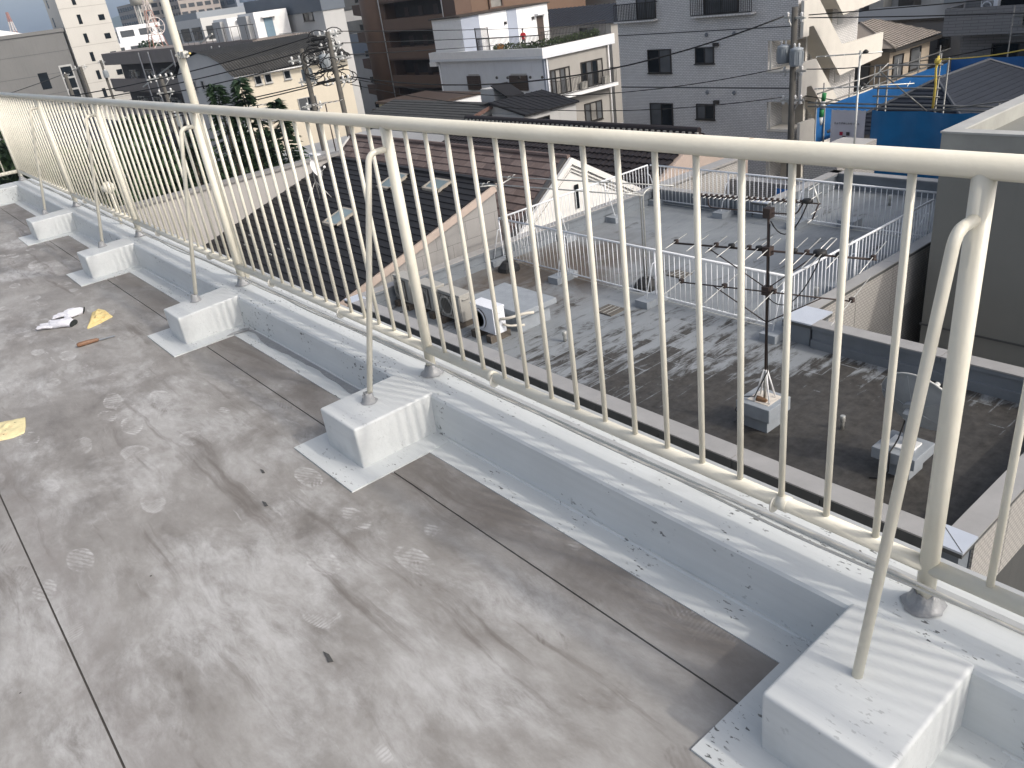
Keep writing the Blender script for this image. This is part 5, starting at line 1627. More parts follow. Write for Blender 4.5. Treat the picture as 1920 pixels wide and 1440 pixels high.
far_block('blue_window_block', 'pale block with blue windows left of the grey building', 0, (-135, -120, 56, 63, 3.3), (0.50, 0.52, 0.55), (0.16, 0.22, 0.28), 2.8, 3)
far_block('grey_tall_block', 'tall grey block at the top edge beside the dark block', 0, (-118, -108.2, 58, 66, 9), (0.32, 0.32, 0.32), ww=4)
wt = thing('water_tank', (-300, 87, G), 'cream water tank raised above the distant apartments', 'water tank')
MB().lathe((-300, 91.5, 9.6), [(3.6, 0), (3.6, 3.6), (3.3, 3.9), (0.3, 4.6)], 22).build('tank', pm('tank_cream', (0.58, 0.54, 0.45), 0.6), wt, True)
for a in range(4):
    MB().tube([(-300 + 2.6 * math.cos(a * 1.57 + .7), 91.5 + 2.6 * math.sin(a * 1.57 + .7), G), (-300 + 2.6 * math.cos(a * 1.57 + .7), 91.5 + 2.6 * math.sin(a * 1.57 + .7), 9.6)], .3, 6).build('leg', M_galv, wt)
# steel lattice mast
M_redw = pm('red_steel', (0.36, 0.17, 0.13), 0.6)
M_sw = pm('whitish_steel', (0.62, 0.56, 0.52), 0.6)
sm = thing('lattice_mast', (-100, 29.8, -.5), 'red and white steel lattice mast with a round frame on the taupe roof', 'mast')
mx, my = -101.0, 30.4
lv = [(-.5, 1.15), (.9, .85), (2.2, .62), (3.4, .42), (4.6, .26)]
for i in range(len(lv) - 1):
    (z0, r0), (z1, r1) = lv[i], lv[i + 1]
    cs = [(math.cos(a), math.sin(a)) for a in (0.8, 2.37, 3.94, 5.51)]
    for k in range(4):
        c, c2 = cs[k], cs[(k + 1) % 4]
        MB().tube([(mx + c[0] * r0, my + c[1] * r0, z0), (mx + c[0] * r1, my + c[1] * r1, z1)], .045, 6).build('leg', M_sw if i % 2 else M_redw, sm)
        MB().tube([(mx + c[0] * r0, my + c[1] * r0, z0), (mx + c2[0] * r1, my + c2[1] * r1, z1)], .035, 6).build('lattice_bar', M_sw, sm)
        MB().tube([(mx + c[0] * r1, my + c[1] * r1, z1), (mx + c2[0] * r1, my + c2[1] * r1, z1)], .035, 6).build('lattice_bar', M_redw, sm)
rg_ = MB()
pts = [(mx + 1.3, my + .9 * math.cos(a * math.pi / 14), 1.75 + .9 * math.sin(a * math.pi / 14)) for a in range(29)]
rg_.tube(pts, .05, 6, False)
for a in range(4):
    rg_.tube([(mx + 1.3, my - .9 * math.cos(a * math.pi / 4), 1.75 - .9 * math.sin(a * math.pi / 4)), (mx + 1.3, my + .9 * math.cos(a * math.pi / 4), 1.75 + .9 * math.sin(a * math.pi / 4))], .03, 5)
rg_.build('round_frame', M_sw, sm)
MB().ball((mx + 1.35, my, 1.75), .14, 10).build('hub', M_redw, sm)
# ball-game net
nt_ = thing('driving_net', (-300, 72, G), 'tall green ball net on posts beyond the white tower', 'net')
for k in range(5):
    y = 66 + 4.5 * k
    MB().tube([(-300 - k * 6, y, G), (-300 - k * 6, y, 10.8 - .9 * k)], .18, 6).build('post', M_galv, nt_)
nn_ = MB()
for k in range(16):
    t = k / 15
    nn_.tube([(-300 - 24 * t, 66 + 18 * t, G), (-300 - 24 * t, 66 + 18 * t, 10.6 - 3.6 * t)], .04, 4)
for k in range(12):
    nn_.tube([(-300, 66, -3 + 1.15 * k), (-324, 84, -3 + .85 * k)], .04, 4)
nn_.build('mesh_lines', pm('net_green', (0.10, 0.13, 0.14), 0.8), nt_)
tvt = thing('red_white_tower', (-900, 205, G), 'faint red and white transmission tower on the horizon', 'tower')
for i in range(6):
    r0, r1 = 5.5 - .8 * i, 4.7 - .8 * i
    for a in range(4):
        c, s_ = math.cos(a * 1.57), math.sin(a * 1.57)
        MB().tube([(-900 + r0 * c, 157 + r0 * s_, G + 8 * i), (-900 + r1 * c, 157 + r1 * s_, G + 8 * i + 8)], .5, 5).build('leg', M_redw if i % 2 else M_sw, tvt)

# ------------------------------------------------------------ right side: scaffolded house, hip roofs, balconies
M_tarp = pm('blue_sheet', (0.004, 0.135, 0.33), 0.38, 0.18, 1.6, bump=0.35, bscale=4)
M_pipe = pm('scaffold_pipe', (0.20, 0.20, 0.19), 0.4, 0.15, 6, metal=0.4)
nv = thing('navy_roof_house', (-9, 29, G), 'house under repair with dark navy hip roof', 'house')
MB().box(-14.4, -10.2, 25.3, 33.5, G, -4.85).build('wall', M_beige, nv)
rA, rB = Vector((-12.3, 27.4, -3.5)), Vector((-12.3, 31.4, -3.5))
cn = [Vector((-14.75, 24.95, -4.85)), Vector((-9.85, 24.95, -4.85)), Vector((-9.85, 33.85, -4.85)), Vector((-14.75, 33.85, -4.85))]
hr = MB().add(cn + [rA, rB], [(0, 1, 4), (1, 2, 5, 4), (2, 3, 5), (3, 0, 4, 5), (3, 2, 1, 0)]).build('roof', M_navyroof, nv)
dz_ = Vector((0, 0, .012))
for k in range(1, 14):
    t = k / 14
    a, b = cn[0].lerp(rA, t), cn[1].lerp(rA, t)
    MB().bar(a + dz_, b + dz_, .035, .03).build('roof_course', M_navyroof, hr)
    MB().bar(b + dz_ * .4, cn[2].lerp(rB, t) + dz_ * .4, .03, .014).build('roof_course', M_navyroof, hr)
M_cap_n = pm('roof_cap_grey', (0.075, 0.082, 0.095), 0.6, spec=0.2)
for a, b in ((cn[0], rA), (cn[1], rA), (cn[2], rB), (cn[3], rB), (rA, rB)):
    MB().tube([a + dz_, b + dz_], .055, 6).build('hip_cap', M_cap_n, hr)
sf = thing('scaffold', (-12, 24.6, G), 'pipe scaffold wrapped in blue sheeting before the navy roof', 'scaffold')
for x in (-15.0, -12.85, -11.0, -9.2, -7.0):
    zt = {-12.85: -2.65, -11.0: -2.30}.get(x, -3.7)
    MB().tube([(x, 24.6, G), (x, 24.6, zt)], .028, 8).build('standard', M_pipe, sf, True)
    MB().tube([(x, 25.15, G), (x, 25.15, zt - .2)], .028, 8).build('standard', M_pipe, sf, True)
for z, a, b in ((-2.62, -13.0, -10.9), (-2.95, -13.0, -10.9), (-3.3, -13.0, -10.9), (-3.55, -13.0, -10.9), (-3.92, -15.3, -6.0), (-3.80, -15.3, -6.0)):
    MB().tube([(a, 24.57, z), (b, 24.57, z)], .026, 8).build('ledger', M_pipe, sf, True)
MB().tube([(-12.85, 24.5, -2.75), (-11.2, 24.5, -3.95)], .024, 8).build('brace', M_pipe, sf, True)
MB().tube([(-11.0, 24.5, -3.95), (-6.0, 24.5, -3.1)], .024, 8).build('brace', M_pipe, sf, True)
for k in range(6):
    x = -15.2 + .35 * k
    MB().tube([(-15.1, 25.2 + 1.7 * k, -5.0), (-15.1, 25.2 + 1.7 * k, -3.25)], .024, 8).build('guard_post', M_pipe, sf, True)
MB().tube([(-15.1, 24.8, -3.55), (-15.1, 34.6, -3.5)], .026, 8).build('ledger', M_pipe, sf, True)
MB().tube([(-15.1, 24.8, -3.95), (-15.1, 34.6, -3.9)], .026, 8).build('ledger', M_pipe, sf, True)
def sheet(name, P, Q, z0, z1, mat, parent, seed, amp=.05, n=36, m=14, thick=.006):
    rnd = random.Random(seed)
    P, Q = Vector(P), Vector(Q)
    u_ = (Q - P).normalized(); nrm = Vector((u_.y, -u_.x, 0))
    ph_ = [rnd.uniform(0, 6) for _ in range(4)]
    V, F = [], []
    for s_ in (0, 1):
        for j in range(m + 1):
            for i in range(n + 1):
                a = i / n; t = j / m
                w_ = amp * (math.sin(a * 19 + ph_[0] + t * 2) * .5 + math.sin(a * 47 + ph_[1]) * .25 + math.sin(t * 11 + a * 6 + ph_[2]) * .3)
                zt = z1 - .03 * abs(math.sin(a * math.pi * 5))
                p = P + (Q - P) * a + nrm * (w_ + thick * s_)
                V.append((p.x, p.y, z0 + (zt - z0) * t))
    o = (m + 1) * (n + 1)
    for s_ in (0, 1):
        for j in range(m):
            for i in range(n):
                q = s_ * o + j * (n + 1) + i
                F.append((q, q + 1, q + n + 2, q + n + 1))
    return MB().add(V, F).build(name, mat, parent, True)
sheet('blue_sheeting', (-12.9, 24.42, 0), (-5.0, 24.42, 0), -9.5, -3.95, M_tarp, sf, 2, .10)
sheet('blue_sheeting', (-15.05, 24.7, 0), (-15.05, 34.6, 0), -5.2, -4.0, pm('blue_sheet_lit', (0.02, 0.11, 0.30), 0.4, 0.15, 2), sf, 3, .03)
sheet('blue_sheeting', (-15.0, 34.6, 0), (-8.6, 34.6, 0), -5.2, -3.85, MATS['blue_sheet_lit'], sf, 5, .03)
MB().tube([(-11.0, 24.45, -2.35), (-11.02, 24.40, -2.7), (-10.98, 24.4, -3.2), (-11.0, 24.42, -3.85)], .035, 7).build('yellow_rope_bundle', pm('yellow_rope', (0.55, 0.42, 0.08), 0.7), sf, True)
MB().ball((-11.0, 24.42, -2.5), .10, 8).build('rope_knot', MATS['yellow_rope'], sf)
MB().tube(hang((-11.0, 24.45, -2.45), (-2.5, 20.5, .2), .55, 18), .018, 6).build('yellow_rope', MATS['yellow_rope'], sf, True)
bn = thing('banner', (-14.5, 24.5, -4.6), 'white hanging banner with a line of small lettering and three squares', 'banner')
M_ban = pm('banner_white', (0.50, 0.51, 0.56), 0.6, 0.05, 2)
sheet('cloth', (-14.25, 24.30, 0), (-13.05, 24.30, 0), -5.6, -3.93, M_ban, bn, 8, .012, 16, 10)
def text_mesh(s, size, mat, name, loc, parent):
    cu = bpy.data.curves.new(name, 'FONT')
    cu.body = s
    cu.size = size
    cu.extrude = 0.004
    cu.space_character = 1.1
    to = bpy.data.objects.new(name, cu)
    col.objects.link(to)
    dg = bpy.context.evaluated_depsgraph_get()
    me = bpy.data.meshes.new_from_object(to.evaluated_get(dg))
    bpy.data.objects.remove(to)
    me.materials.clear()
    me.materials.append(mat)
    o = put(name, me, parent, loc, (R(90), 0, 0))
    return o
M_ink = pm('banner_ink', (0.05, 0.045, 0.045), 0.6)
text_mesh('\u304d\u3087\u3046\u304c\u3042\u3057\u305f\u3092\u3064\u304f\u308b', 0.078, M_ink, 'lettering', (-14.12, 24.262, -4.40), bn)
for x, z, m in ((-13.90, -4.76, pm('banner_red', (0.35, 0.02, 0.05), 0.6)), (-13.66, -4.76, M_ink), (-13.79, -4.89, M_ink)):
    MB().box(x, x + .115, 24.255, 24.262, z, z + .115).build('square', m, bn)
# striped green-white flag on the stair side
fg = thing('striped_flag', (-15.2, 25.2, -4.4), 'green and white striped sleeve hanging from the scaffold', 'flag')
for k in range(4):
    z = -3.55 - .27 * k
    MB().tube([(-14.95 - .03 * k, 25.0, z), (-14.95 - .03 * (k + 1), 25.0, z - .25)], .075, 8).build('stripe', pm('flag_%d' % (k % 2), (0.03, 0.22, 0.07) if k % 2 == 0 else (0.6, 0.62, 0.6), 0.7) if 'flag_%d' % (k % 2) not in MATS else MATS['flag_%d' % (k % 2)], fg, True)
# brown hip-roofed house
M_hip = pm('tan_ribbed_roof', (0.30, 0.265, 0.23), 0.6, 0.1, 2)
hh = thing('tan_roof_house', (-19.8, 42, G), 'small house with tan ribbed hip roof beside the white stair', 'house')
MB().box(-27.5, -22.35, 44.0, 48.6, G, -4.7).build('wall', pm('tan_render', (0.34, 0.285, 0.22), 0.75), hh)
ec = [Vector((-28.0, 43.7, -4.62)), Vector((-21.9, 43.7, -4.62)), Vector((-21.9, 48.9, -4.5)), Vector((-28.0, 48.9, -4.5))]
r0_, r1_ = Vector((-25.0, 45.6, -3.45)), Vector((-25.0, 47.0, -3.4))
hpr = MB().add(ec + [r0_, r1_], [(0, 1, 4), (1, 2, 5, 4), (2, 3, 5), (3, 0, 4, 5), (3, 2, 1, 0)]).build('roof', M_hip, hh)
up_ = Vector((0, 0, .02))
for k in range(1, 18):
    t = k / 18
    a = ec[1].lerp(ec[2], t)
    y = a.y
    if y < r0_.y: b = ec[1].lerp(r0_, (y - ec[1].y) / (r0_.y - ec[1].y))
    elif y > r1_.y: b = ec[2].lerp(r1_, (ec[2].y - y) / (ec[2].y - r1_.y))
    else: b = r0_.lerp(r1_, (y - r0_.y) / (r1_.y - r0_.y))
    MB().bar(a + up_, b + up_, .04, .05).build('roof_rib', M_hip, hpr)
MB().tube([ec[1] + up_, r0_ + up_], .06, 6).build('hip_cap', M_hip, hpr)
MB().box(-28.05, -21.85, 43.65, 48.95, -4.80, -4.64).build('eaves', M_frame_dk, hh)
window(hh, 'X', -22.35, 44.4, 45.5, -6.3, -5.1, (M_curtain,))
window(hh, 'X', -22.35, 46.3, 47.5, -6.2, -5.0, (M_curtain,))
window(hh, 'Y', 44.0, -25.6, -23.4, -7.2, -5.4, (M_glass, M_curtain))
# dark grey gable wall
dg_ = thing('dark_grey_building', (-20, 52, G), 'dark grey windowed wall with sloping black coping at the upper right', 'building')
M_dgw = pm('dark_grey_wall', (0.135, 0.138, 0.142), 0.8, 0.06, 1)
MB().box(-30.5, -19.3, 49.5, 58, G, -3.95).build('wall', M_dgw, dg_)
MB().box(-30.6, -19.2, 49.4, 58.1, -3.95, -3.78).build('coping', M_frame_dk, dg_)
window(dg_, 'Y', 49.5, -22.3, -21.6, -5.4, -4.85, (M_glass,))
# flats with balconies
M_flat = brickm('grey_flat_tile', (0.215, 0.21, 0.21), (0.20, 0.20, 0.20), (0.13, 0.13, 0.13), 0.6, 0.12, 0.6, 0.012)
fl = thing('balcony_flats', (-10, 46, G), 'grey tiled flats with glazed balconies at the top right', 'building')
MB().box(-15.9, 4, 37.4, 39.2, G, 2.4).build('wall', M_flat, fl)
for z in (-.40, -2.99, -5.6):
    MB().box(-16.1, 4, 36.0, 37.4, z - .2, z).build('balcony_slab', M_flat, fl)
    MB().box(-16.1, -15.0 if z > -1 else -13.1, 36.0, 36.13, z, z + .84).build('balcony_front', M_flat, fl)
    MB().box(-16.1, -15.97, 36.13, 37.4, z, z + .88).build('balcony_end', M_flat, fl)
    window(fl, 'Y', 37.4, -14.6, -12.5, z + .1, z + 1.9, (M_glass, M_curtain), sill=False)
for k in range(3):
    a = -14.93 + .88 * k
    fbox('Y', 36.13, a, a + .84, -.36, .63, 0, .04).build('balcony_glass', pm('frosted_%d' % k, (0.24, 0.245, 0.245), 0.25, 0.3, 1.5), fl)
for a in (-14.97, -14.07, -13.19, -12.28):
    fbox('Y', 36.13, a - .03, a + .03, -.38, 1.6, .0, .08).build('mullion', M_shut, fl)
MB().box(-15.7, -15.2, 36.4, 36.75, -2.99, -2.4).build('store_box', M_white, fl)
for z in (-2.2, -2.55, -2.9):
    MB().tube([(-13.2, 35.4, z - .3), (-8, 35.4, z - .3)], .026, 6).build('scaffold_tube', M_pipe, fl, True)
MB().tube([(-13.2, 35.4, -7), (-13.2, 35.4, -2.1)], .026, 6).build('scaffold_tube', M_pipe, fl, True)
ac_unit('balcony_air_conditioner', -14.95, -14.3, 36.6, 36.88, -2.42, -1.92, M_acwhite, 'white air conditioner hung on the balcony of the grey flats', blocks=False)
# cluttered upper building
cu_ = thing('grey_clutter_building', (-25, 75, G), 'pale grey building with rooftop plant at the top right', 'building')
MB().box(-45, -30.5, 68, 80, G, -3.2).build('wall', M_pal, cu_)
MB().box(-30.5, -27.0, 68, 80, G, 1).build('wall', pm('bluegrey_wall', (0.26, 0.29, 0.31), 0.8), cu_)
for k in range(5):
    MB().box(-43 + 2.4 * k, -41.8 + 2.4 * k, 66.6, 67.9, -4.6, -3.3).build('plant_unit', M_acgrey if k % 2 else M_frame_dk, cu_)
window(cu_, 'Y', 68, -29.6, -28.2, -3.2, -2.3, (M_curtain, M_curtain))

# ------------------------------------------------------------ small houses just over the top rail
M_shed = pm('dark_slate_felt', (0.052, 0.053, 0.052), 0.8, 0.25, 4)
ha = thing('slate_roof_house', (-39, 25.5, G), 'small grey house with low dark slate roof before the white house', 'house')
MB().box(-45, -35.2, 24.2, 28.4, G, -5.1).build('wall', M_pal, ha)
MB().prism([(-35.2, 24.2, -5.15), (-35.2, 28.4, -5.15), (-35.2, 26.3, -4.62)], (-9.8, 0, 0)).build('gable', M_pal, ha)
hq = MB()
hq.prism([(-34.9, 23.8, -5.05), (-34.9, 26.3, -4.48), (-34.9, 28.8, -5.05), (-34.9, 28.8, -5.18), (-34.9, 26.3, -4.62), (-34.9, 23.8, -5.18)], (-10.4, 0, 0))
hq = hq.build('roof', M_shed, ha)
for k in range(1, 8):
    t = k / 8
    MB().bar((-34.92, 23.8 + 2.5 * t, -5.04 + .57 * t), (-45.2, 23.8 + 2.5 * t, -5.04 + .57 * t), .05, .025).build('roof_course', M_shed, hq)
MB().prism([(-34.88, 23.75, -5.03), (-34.88, 26.3, -4.45), (-34.88, 26.3, -4.64), (-34.88, 23.75, -5.22)], (.06, 0, 0)).build('verge_board', pm('brown_verge', (0.13, 0.075, 0.06), 0.7), hq)
hb = thing('metal_roof_house', (-33.5, 28, G), 'small house with ribbed black metal roof beside the slate one', 'house')
MB().box(-34.9, -32.2, 25.9, 29.6, G, -5.0).build('wall', M_pal, hb)
MB().prism([(-36.6, 26.0, -5.0), (-32.3, 26.0, -5.0), (-32.3, 26.0, -4.92), (-34.9, 26.0, -4.46), (-36.6, 26.0, -4.8)], (0, .1, 0)).build('gable', M_pal, hb)
mr = MB()
mr.prism([(-34.95, 25.8, -4.40), (-32.0, 25.8, -4.95), (-32.0, 25.8, -5.03), (-34.95, 25.8, -4.48)], (0, 3.9, 0))
mr.prism([(-34.95, 25.8, -4.40), (-37.4, 25.8, -4.95), (-37.4, 25.8, -5.03), (-34.95, 25.8, -4.48)], (0, 3.9, 0))
mr = mr.build('roof', M_blk_roof, hb)
for k in range(11):
    y = 25.85 + .38 * k
    MB().bar((-34.95, y, -4.395), (-32.0, y, -4.945), .03, .03).build('roof_rib', M_blk_roof, mr)
MB().prism([(-36.1, 27.0, -3.80), (-35.0, 27.2, -4.42), (-35.0, 28.4, -4.42), (-36.1, 28.2, -3.80)], (0, 0, .07)).build('upper_roof', M_blk_roof, hb)
MB().box(-37.2, -36.0, 27.1, 28.3, -4.9, -3.95).build('dormer_wall', M_pal, hb)
window(hb, 'X', -32.2, 26.5, 27.6, -6.4, -5.3, (M_curtain, M_glass))
window(hb, 'Y', 25.9, -34.3, -33.0, -6.5, -5.6, (M_glass,))
fbox('Y', 25.9, -34.5, -32.8, -5.58, -5.5, 0, .6).build('awning', M_shed, hb)
ob = thing('olive_flat_house', (-60, 38, G), 'olive-beige flat-topped house below the brown tower', 'house')
MB().box(-64, -55.8, 36.0, 41, G, -6.9).build('wall', pm('olive_render', (0.30, 0.285, 0.20), 0.8, 0.05), ob)
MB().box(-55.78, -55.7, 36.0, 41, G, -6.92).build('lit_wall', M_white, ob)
MB().box(-64.2, -55.6, 35.8, 41.2, -6.9, -6.72).build('coping', M_shut, ob)
# low roofs in the gap under the rail
lo = thing('awning_house', (-33, 19, G), 'low house with blue tin awning behind the brown shingle ridge', 'house')
MB().box(-42, -31.5, 16.0, 22.5, G, -5.6).build('wall', M_pal, lo)
MB().box(-42.2, -31.3, 15.8, 22.7, -5.6, -5.45).build('roof', M_frame_al, lo)
MB().prism([(-31.5, 19.0, -5.4), (-29.9, 19.4, -5.75), (-29.9, 22.0, -5.75), (-31.5, 22.2, -5.4)], (0, 0, .05)).build('awning', pm('blue_tin', (0.16, 0.30, 0.36), 0.5), lo)
ac_unit('wall_air_conditioner', -36.2, -35.45, 15.5, 15.8, -5.45, -4.9, M_acwhite, 'white air conditioner on the flat roof behind the shingle ridge', blocks=False)

# ------------------------------------------------------------ utility poles and wires
M_pole = pm('concrete_pole', (0.085, 0.08, 0.07), 0.8, 0.2, 4)
M_porc = pm('porcelain', (0.68, 0.68, 0.66), 0.2, 0.03, 4)
M_wire = pm('wire_black', (0.012, 0.012, 0.012), 0.6)
M_trans = pm('transformer_grey', (0.30, 0.33, 0.35), 0.5, 0.06, 4)
def insul(m, p, r=.07):
    m.lathe(p, [(r * .5, 0), (r, .03), (r * .6, .07), (r, .11), (r * .55, .16), (.02, .17)], 10)
def utility_pole(x, y, zt, label, arms, trans=(), lean=0.0, r=.15, name='utility_pole'):
    up = thing(name, (x, y, G), label, 'utility pole')
    MB().tube([(x, y, G), (x + lean, y, zt)], [r * 1.15, r * .8], 14).build('pole', M_pole, up, True)
    for z, L, ang, n in arms:
        d_ = Vector((math.cos(ang), math.sin(ang), 0))
        c = Vector((x + lean, y, z))
        MB().bar(c - d_ * L, c + d_ * L, .08, .08).build('crossarm', M_galv, up)
        MB().bar(c + d_ * L * .7 - Vector((0, 0, .0)), c - Vector((0, 0, .55)), .04, .04).build('strut', M_galv, up)
        for k in range(n):
            t = -1 + 2 * (k + .5) / n
            m = MB(); insul(m, c + d_ * L * t + Vector((0, 0, .04)))
            m.build('insulator', M_porc, up, True)
            m = MB(); m.lathe(c + d_ * L * t - Vector((0, 0, .05)), [(.05, 0), (.075, -.03), (.05, -.06), (.075, -.09), (.03, -.12)], 10)
            m.build('insulator', M_porc, up, True)
    for dx, dy, z in trans:
        m = MB(); m.lathe((x + dx, y + dy, z), [(.24, 0), (.26, .04), (.26, .62), (.27, .66), (.10, .72)], 16)
        tr = m.build('transformer', M_trans, up, True)
        for k in range(10):
            a = k * math.pi / 5
            MB().box(x + dx + .27 * math.cos(a) - .012, x + dx + .27 * math.cos(a) + .012, y + dy + .27 * math.sin(a) - .012, y + dy + .27 * math.sin(a) + .012, z + .08, z + .55).build('fin', M_trans, tr)
        for k in (-1, 1):
            m = MB(); insul(m, (x + dx + .1 * k, y + dy, z + .7), .05); m.build('bushing', M_porc, tr, True)
        MB().bar((x, y, z + .3), (x + dx, y + dy, z + .3), .06, .06).build('bracket', M_galv, up)
    return up
utility_pole(-19.3, 29.9, -1.15, 'concrete utility pole with twin transformers before the grey tiled block',
             ((-1.55, .75, 2.7, 3), (-3.6, .55, 0.2, 3), (-4.75, .5, 0.2, 4)), ((-.40, -.1, -3.25), (.30, -.25, -3.35)))
utility_pole(-38.45, 19.1, .15, 'taller concrete pole crowded with wires before the cream building',
             ((.0, .55, .9, 4), (-.55, .6, .9, 4), (-1.05, .65, .9, 4), (-2.15, .7, .9, 5)), ((-.25, -.35, -1.55),))
utility_pole(-39.3, 17.9, -.45, 'shorter utility pole left of the wire-crowded pole',
             ((-.95, .75, 1.0, 4), (-2.0, .5, 1.0, 3), (-3.2, .5, 1.0, 3)), ((-.35, .2, -2.1),))
utility_pole(-92, 19.5, -.9, 'distant dark pole with crossarm before the blank hall', ((-1.0, .7, 1.0, 3),), (), 0, .2)
utility_pole(-88, 17.1, -1.2, 'distant plain pole at the left edge before the blank hall', ((-1.3, .4, 1.0, 1),), (), 0, .2)
utility_pole(-95, 22.3, -.7, 'distant slim pole with transformer next to the hall windows', ((-.9, .4, 1.0, 2),), ((.3, 0, -2.4),), 0, .16)
utility_pole(-50.5, 14.2, -1.1, 'thin pole with white insulators left of the cream building', ((-1.2, .8, 1.0, 5), (-2.0, .5, 1.0, 3)), ((-.4, .3, -4.0),), 0, .13)
wires = thing('overhead_wires', (-30, 20, -3), 'black overhead wires strung between the utility poles', 'wires')
def wire(a, b, sag, r=.022):
    MB().tube(hang(a, b, sag, 16), r, 5).build('wire', M_wire, wires, True)
pA, pB = Vector((-38.45, 19.1, 0)), Vector((-19.3, 29.9, 0))
for z0, o, zz in ((.1, 0, -4.4), (-.45, .2, -4.95), (-1.0, .4, -5.4)):
    wire(pA + Vector((.3 + o, .4, z0)), (-65.65, 70, zz), .25)
wire(pA + Vector((.5, .5, -2.05)), pB + Vector((-.7, .35, -1.5)), 1.3, .034)
wire(pA + Vector((.5, .5, -2.15)), pB + Vector((-.7, .35, -3.5)), 1.0, .02)
wire(pA + Vector((.5, .4, -2.4)), pB + Vector((-.7, .35, -4.7)), .9, .02)
for z0, z1, yy in ((0.05, -1.6, 2.0), (-.5, -1.9, 1.6), (-1.0, -2.2, 1.0), (-2.1, -3.2, .4), (-2.2, -3.5, -.2)):
    wire(pA + Vector((-.5, -.5, z0)), Vector((-58, 6.5 + yy, z1)), .35, .03)
for z, e in ((-1.5, (12, 42, -.3)), (-1.6, (12, 36, -1.8)), (-4.6, (12, 27, -5.4)), (-4.8, (12, 25, -5.6)), (-3.55, (-12, 41, -3.3))):
    wire(pB + Vector((.5, .2, z)), e, .5, .022)
wire((-92, 19.5, -1.0), (-60, -16, -2.2), 1.0, .03)
wire((-92, 19.5, -1.0), (-160, 34, -2.0), 1.0, .03)
for k, (x, y, z) in enumerate(((-29.0, 24.6, -2.95), (-29.5, 24.3, -2.9), (-30.0, 24.05, -2.87), (-30.5, 23.75, -2.83), (-31.0, 23.5, -2.78))):
    MB().ball((x, y, z + .02), .07, 8).build('spacer', M_black, wires, True)
# loops of slack cable at the wire-crowded pole
rl = random.Random(9)
for k in range(30):
    c = Vector((-38.6 + rl.uniform(-.8, .6), 18.9 + rl.uniform(-1.1, 1.0), -.9 + rl.uniform(-1.3, .9)))
    rr_ = rl.uniform(.25, .5)
    a0 = rl.uniform(0, 6)
    pts = [c + Vector((.2 * math.cos(a0 + t * .5), rr_ * math.cos(a0 + t * .5), rr_ * .8 * math.sin(a0 + t * .5))) for t in range(10)]
    MB().tube(pts, .026, 5).build('cable_loop', M_wire, wires, True)
for k in range(5):
    c = Vector((-38.6, 19.1, -.1 - .5 * k))
    MB().tube([c + Vector((-.55, -.9, -.1)), c + Vector((0, -.2, 0)), c + Vector((.4, .6, .1))], [.03, .10, .04], 6).build('cable_bundle', M_wire, wires, True)

# small house aerials in the gap
for k, (x, y, z, lab) in enumerate(((-34.0, 15.9, -2.6, 'small house aerial with long white rods beside the wire-crowded pole'), (-40.5, 15.4, -2.75, 'small house aerial with many rods left of the utility poles'))):
    ae = thing('house_aerial', (x, y, -5.5), lab, 'antenna')
    MB().tube([(x, y, -5.5), (x, y, z)], .03, 8).build('mast', M_aer, ae, True)
    MB().tube([(x - .9, y - .5, z - .05), (x + .6, y + .45, z + .05)], .02, 6).build('boom', M_aer, ae, True)
    for j in range(7):
        c = Vector((x - .9 + .24 * j, y - .5 + .15 * j, z - .03 + .012 * j))
        MB().tube([c + Vector((-.25, .35, 0)), c + Vector((.25, -.35, 0))], .012, 5).build('element', M_elem, ae, True)

# ------------------------------------------------------------ trees
def conifer_mesh(seed, H, Rb, n):
    rnd = random.Random(seed)
    m = MB()
    for i in range(n):
        t = (i + rnd.random()) / n
        t = t ** 0.8
        z = H * (0.05 + 0.95 * t)
        Lb = Rb * (1 - t) ** 0.75 * rnd.uniform(.65, 1.12) + .12
        a = rnd.uniform(0, 6.283)
        d_ = Vector((math.cos(a), math.sin(a), rnd.uniform(-.25, .15)))
        sd = Vector((-math.sin(a), math.cos(a), 0))
        tip = Vector((0, 0, z)) + d_ * Lb + Vector((0, 0, -.12 * Lb))
        steps = max(3, int(Lb / .22))
        for k in range(steps):
            f_ = .25 + .75 * (k + rnd.random() * .5) / steps
            p = Vector((0, 0, z)).lerp(tip, f_) + Vector((0, 0, rnd.uniform(-.05, .05)))
            w_ = (.34 * (1 - f_) + .13) * rnd.uniform(.7, 1.3)
            for s_ in (-1, 1):
                e = p + (sd * s_ * w_ + d_ * .22 + Vector((0, 0, -.10 + rnd.uniform(-.06, .06)))) * 1.0
                m.add([p, p + d_ * .10 + Vector((0, 0, .02)), e, p - d_ * .05 - Vector((0, 0, .03))], [(0, 1, 2, 3)])
    return m.mesh('crown', mat=M_leafC)
def trunk_mesh(H, r):
    return MB().tube([(0, 0, 0), (.05, .03, H * .5), (0, 0, H * .97)], [r, r * .7, r * .1], 10).mesh('trunk', mat=M_bark, smooth=True)
cmA, cmB = conifer_mesh(1, 13.6, 2.7, 520), conifer_mesh(2, 13.6, 2.4, 520)
tm = trunk_mesh(13.6, .2)
for k, (x, y, h, lab) in enumerate(((-30.6, 9.95, 13.75, 'dark conifer with the leftmost of the two tall tips above the rail'), (-30.2, 10.75, 13.85, 'dark conifer with the right-hand tall tip above the rail'), (-29.6, 11.65, 12.9, 'dark conifer standing in front of the cream wall'), (-31.2, 8.6, 12.3, 'dark conifer lower and left, behind the grey wall'))):
    t = thing('conifer', (x, y, G), lab, 'tree', 'conifers behind the grey wall')
    s_ = h / 13.6
    put('crown', (cmA, cmB)[k % 2], t, (x, y, G), (0, 0, k * 1.3), (.95, .95, s_))
    put('trunk', tm, t, (x, y, G), (0, 0, 0), (1, 1, s_))
